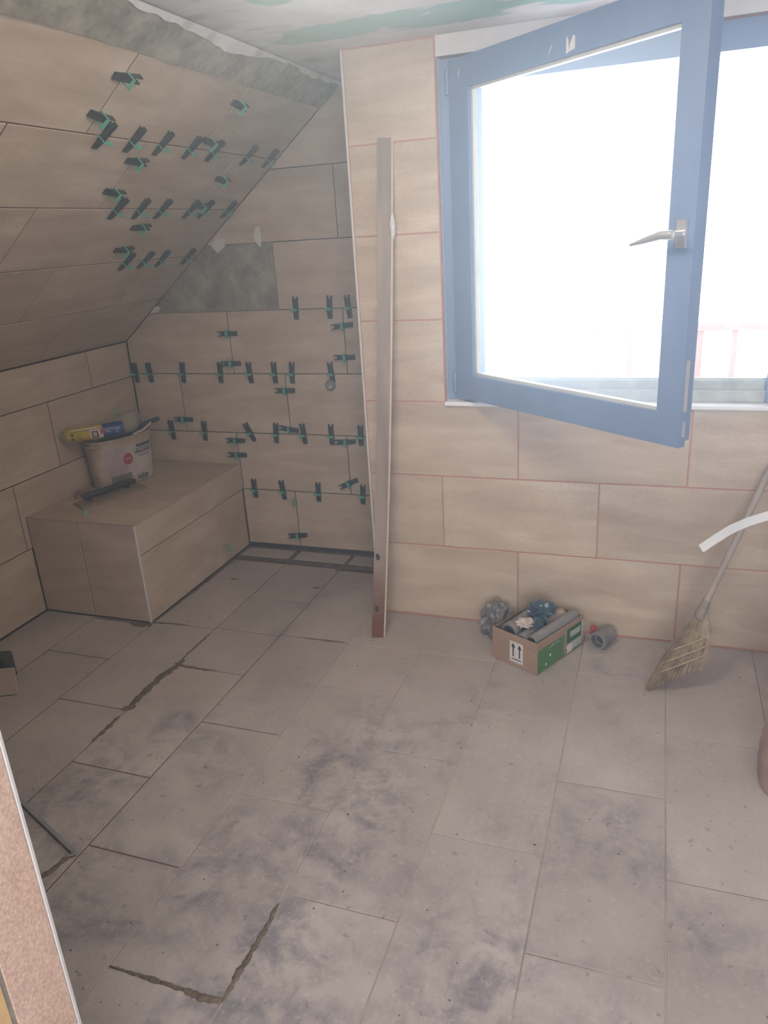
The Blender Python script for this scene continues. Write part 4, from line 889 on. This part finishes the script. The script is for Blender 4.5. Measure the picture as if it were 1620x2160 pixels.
# ------------------------------------------------------------------ straw broom
A_ = V((0.370, -0.205, 0.241)); TI = V((0.206, -0.356, 0.003)); RI = V((0.388, -0.290, 0.078))
bro = thing('straw_broom', V((0.28, -0.33, 0)), 'worn straw broom leaning head down against the tiled wall', 'broom')
fx = (RI - TI).normalized(); mid = (TI + RI) / 2; fd = (mid - A_).normalized(); fn = fx.cross(fd).normalized()
b = MB(); rr = random.Random(11)
def strand(u, w, r0, jitter=0.0):
    P = TI.lerp(RI, u) + fn * w * 0.022 + fd * rr.uniform(-0.02, 0.008) + fx * rr.uniform(-.004, .004)
    P.z = max(P.z, 0.002)
    s = A_ + fx * (u - .5) * 0.026 + fn * w * 0.010
    side = (u - .5)
    c = s.lerp(P, 0.42) + fx * side * (0.085 if side < 0 else 0.095) + fn * w * 0.022 + V((rr.uniform(-1, 1), rr.uniform(-1, 1), 0)) * jitter
    return [s * (1 - t) ** 2 + c * 2 * t * (1 - t) + P * t * t for t in (0, .2, .42, .64, .84, 1)]
for i in range(620):
    u = rr.random(); w = rr.uniform(-1, 1) * (1 - 0.5 * abs(u * 2 - 1)); pts = strand(u, w, 0, .003)
    b.tube(pts, [.0022, .0026, .0026, .0024, .0018, .0008], 3, cap=False)
for i in range(26):   # loose straws
    u = rr.choice((0.0, 0.02, 0.05, .97)) + rr.uniform(-.04, .04); pts = strand(u, rr.uniform(-1, 1), 0, .014); b.tube(pts, [.001, .0012, .0012, .001, .0008, .0005], 3, cap=False)
o = b.build('bristles', M['straw'], bro); o['kind'] = 'stuff'
# inner body so that no light shows through the bundle
vs, fs = [], []
for t in range(7):
    f = t / 6
    ring = []
    for k in range(12):
        an = 2 * math.pi * k / 12; u = .5 + .44 * math.cos(an); w = math.sin(an) * 0.7; rr.seed(1); rr.uniform(0, 1)
        P = TI.lerp(RI, u) + fn * w * 0.018 - fd * .03; s = A_ + fx * (u - .5) * 0.02 + fn * w * .008; side = u - .5
        c = s.lerp(P, .42) + fx * side * (0.04 if side < 0 else 0.075) + fn * w * .018; ring.append(s * (1 - f) ** 2 + c * 2 * f * (1 - f) + P * f * f)
    vs.append(ring)
b = MB(); b.add(*loft(vs)); b.build('straw_core', M['straw'], bro, smooth=True)
for f in (0.50, 0.66, 0.80):
    b = MB(); ring = []
    for k in range(25):
        an = 2 * math.pi * k / 24; u = .5 + .51 * math.cos(an); w = math.sin(an)
        P = TI.lerp(RI, u) + fn * w * 0.024; s = A_ + fx * (u - .5) * .026 + fn * w * .010; side = u - .5
        c = s.lerp(P, .42) + fx * side * (0.085 if side < 0 else 0.095) + fn * w * .024; ring.append(s * (1 - f) ** 2 + c * 2 * f * (1 - f) + P * f * f)
    b.tube(ring, .0018, 5, cap=False); tag(b.build('stitching', M['twine'], bro), 'yellowish twine stitching')
hd = (V((0.552, -0.032, 0.702)) - A_).normalized(); E_ = A_ + hd * 0.560
b = MB(); b.tube([A_ - fd * -.02, A_ + hd * .02, A_ + hd * .05], [.019, .017, .0135], 12)
for k in range(4): c0 = A_ + hd * (-.005 + .010 * k); b.tube([c0, c0 + hd * .004], .0195 - .0012 * k, 14)
b.build('binding', plain('grey_binding', (0.30, 0.25, 0.21), 0.7, var=.3, vscale=40), bro, smooth=True)
b = MB(); b.tube([A_ + hd * .03, A_ + hd * .3, E_ - hd * .01, E_], [.0115, .0115, .0115, .008], 14); b.build('handle', M['handle'], bro, smooth=True)

# ------------------------------------------------------------------ bent white profile, sack, floor odds and ends
pts = [V(p) for p in ((0.336, -0.40, 0.567), (0.375, -0.40, 0.603), (0.415, -0.40, 0.638), (0.465, -0.40, 0.668), (0.515, -0.40, 0.690), (0.58, -0.40, 0.705), (0.65, -0.40, 0.690), (0.72, -0.40, 0.62), (0.77, -0.40, 0.48), (0.80, -0.40, 0.28), (0.81, -0.40, 0.0))]
vs, fs = [], []; n = len(pts)
for i, p in enumerate(pts):
    d = (pts[min(i + 1, n - 1)] - pts[max(i - 1, 0)]).normalized(); nr = V((-d.z, 0, d.x))
    for s, h in ((-.012, -.0015), (.012, -.0035), (.012, .0035), (-.012, .0015)):
        q = p + V((0, s, 0)) * .8 + nr * (h * 1.0) - nr * (0.012 if s < 0 else -0.004)
        if i == n - 1: q.z = max(0.0, min(q.z, 0.0))
        vs.append(q)
for i in range(n - 1):
    for k in range(4): fs.append((4 * i + k, 4 * i + (k + 1) % 4, 4 * i + 4 + (k + 1) % 4, 4 * i + 4 + k))
fs += [(0, 1, 2, 3), tuple(4 * (n - 1) + k for k in (3, 2, 1, 0))]
b = MB(); b.add(vs, fs); tag(b.build('plastic_strip', M['pvc'], smooth=True, at=(0.81, -0.40, 0)), 'bent white plastic strip curving in from the right edge before the broom', 'strip')

sk = MB(); vs, fs = [], []; nz_, na = 26, 40
for i in range(nz_ + 1):
    f = i / nz_; z = 0.42 * f
    ex = 0.20 * (1 - 0.55 * f ** 3) * (0.90 + 0.10 * math.sin(math.pi * min(1, f * 1.6))); ey = 0.125 * (1 - 0.35 * f ** 2) * (0.9 + 0.10 * math.sin(math.pi * min(1, f * 1.6)))
    if f > .97: ex *= .75; ey *= .7
    for k in range(na):
        t = 2 * math.pi * k / na; c, s = math.cos(t), math.sin(t); rib = 1 + 0.012 * math.sin(t * 20 + z * 120)
        vs.append(V((0.703 + 0.08 * f + ex * rib * math.copysign(abs(c) ** .6, c), -0.735 + 0.05 * f + ey * rib * math.copysign(abs(s) ** .6, s), 0.001 + z)))
for i in range(nz_):
    for k in range(na): fs.append((i * na + k, i * na + (k + 1) % na, (i + 1) * na + (k + 1) % na, (i + 1) * na + k))
fs += [tuple(range(na))[::-1], tuple(nz_ * na + k for k in range(na))]
sk.add(vs, fs); tag(sk.build('cement_sack', M['sack'], smooth=True, at=(0.703, -0.735, 0.0)), 'ribbed pinkish-brown sack standing on the floor at the right edge', 'sack')

# metal profile on the floor by the door jamb and the dark gap beside it
pa, pb = V((-1.262, -1.538, 0)), V((-1.75, -1.338, 0)); d = (pb - pa).normalized(); nn = V((-d.y, d.x, 0))
b = MB(); prof = [(0, .0005), (.014, .0005), (.014, .0018), (.0015, .0018), (.0015, .010), (0, .010)]
vs = [p - nn * s + V((0, 0, z)) for p in (pa, pb) for s, z in prof]; b.add(vs, [tuple(range(6)), tuple(range(6, 12))[::-1]] + [(i, (i + 1) % 6, 6 + (i + 1) % 6, 6 + i) for i in range(6)])
tag(b.build('edge_profile', M['zinc'], at=pa), 'grey metal edge profile lying on the floor beside the door jamb', 'profile')
smear(floor, [(-1.245, -1.537), (-1.268, -1.56), (-1.275, -1.60), (-1.30, -1.66)], 0.010, seed=31)
# tile offcut leaning by the left wall
b = MB(); q = Matrix.Translation((-2.045, -0.955, 0.0)) @ Matrix.Rotation(math.radians(24), 4, 'Z') @ Matrix.Rotation(math.radians(-14), 4, 'X')
b.box((-0.16, 0.0, 0.004), (0.03, 0.009, 0.105), mat=q); tag(b.build('tile_offcut', M['wall_tile'], at=(-2.045, -0.955, 0)), 'small beige tile offcut propped on the floor near the left wall', 'tile')
b = MB(); q = Matrix.Translation((-2.10, -0.90, 0.0)) @ Matrix.Rotation(math.radians(24), 4, 'Z'); b.box((-0.16, 0.012, 0.0), (0.005, 0.085, 0.11), mat=q); tag(b.build('rubber_block', M['rubber'], bevel=0.006, at=(-2.10, -0.90, 0)), 'dark brown block standing behind the tile offcut by the left wall', 'block')

# ------------------------------------------------------------------ outside: balcony with a railing
struct(boxes('balcony_floor', [((-2.5, 0.26, -0.16), (3.5, 1.75, -0.06))], M['concrete']))
RY = 1.50
rl = thing('balcony_railing', (0.5, RY, -0.06), 'red-brown wooden balcony railing outside the window', 'railing')
b = MB(); b.box((-1.6, RY - 0.03, 0.982), (2.6, RY + 0.03, 1.018)); b.build('rail', M['rail'], rl, bevel=0.004)
b = MB(); b.box((-1.6, RY - 0.02, 0.06), (2.6, RY + 0.02, 0.09)); b.build('lower_rail', M['rail'], rl, bevel=0.004)
for k in range(-11, 14):
    x = 0.370 + 0.168 * k; w = 0.021 if k % 8 == 0 else 0.0135
    b = MB(); b.box((x - w, RY - 0.014, -0.06 if k % 8 == 0 else 0.09), (x + w, RY + 0.014, 0.982)); b.build('baluster', M['rail'], rl)
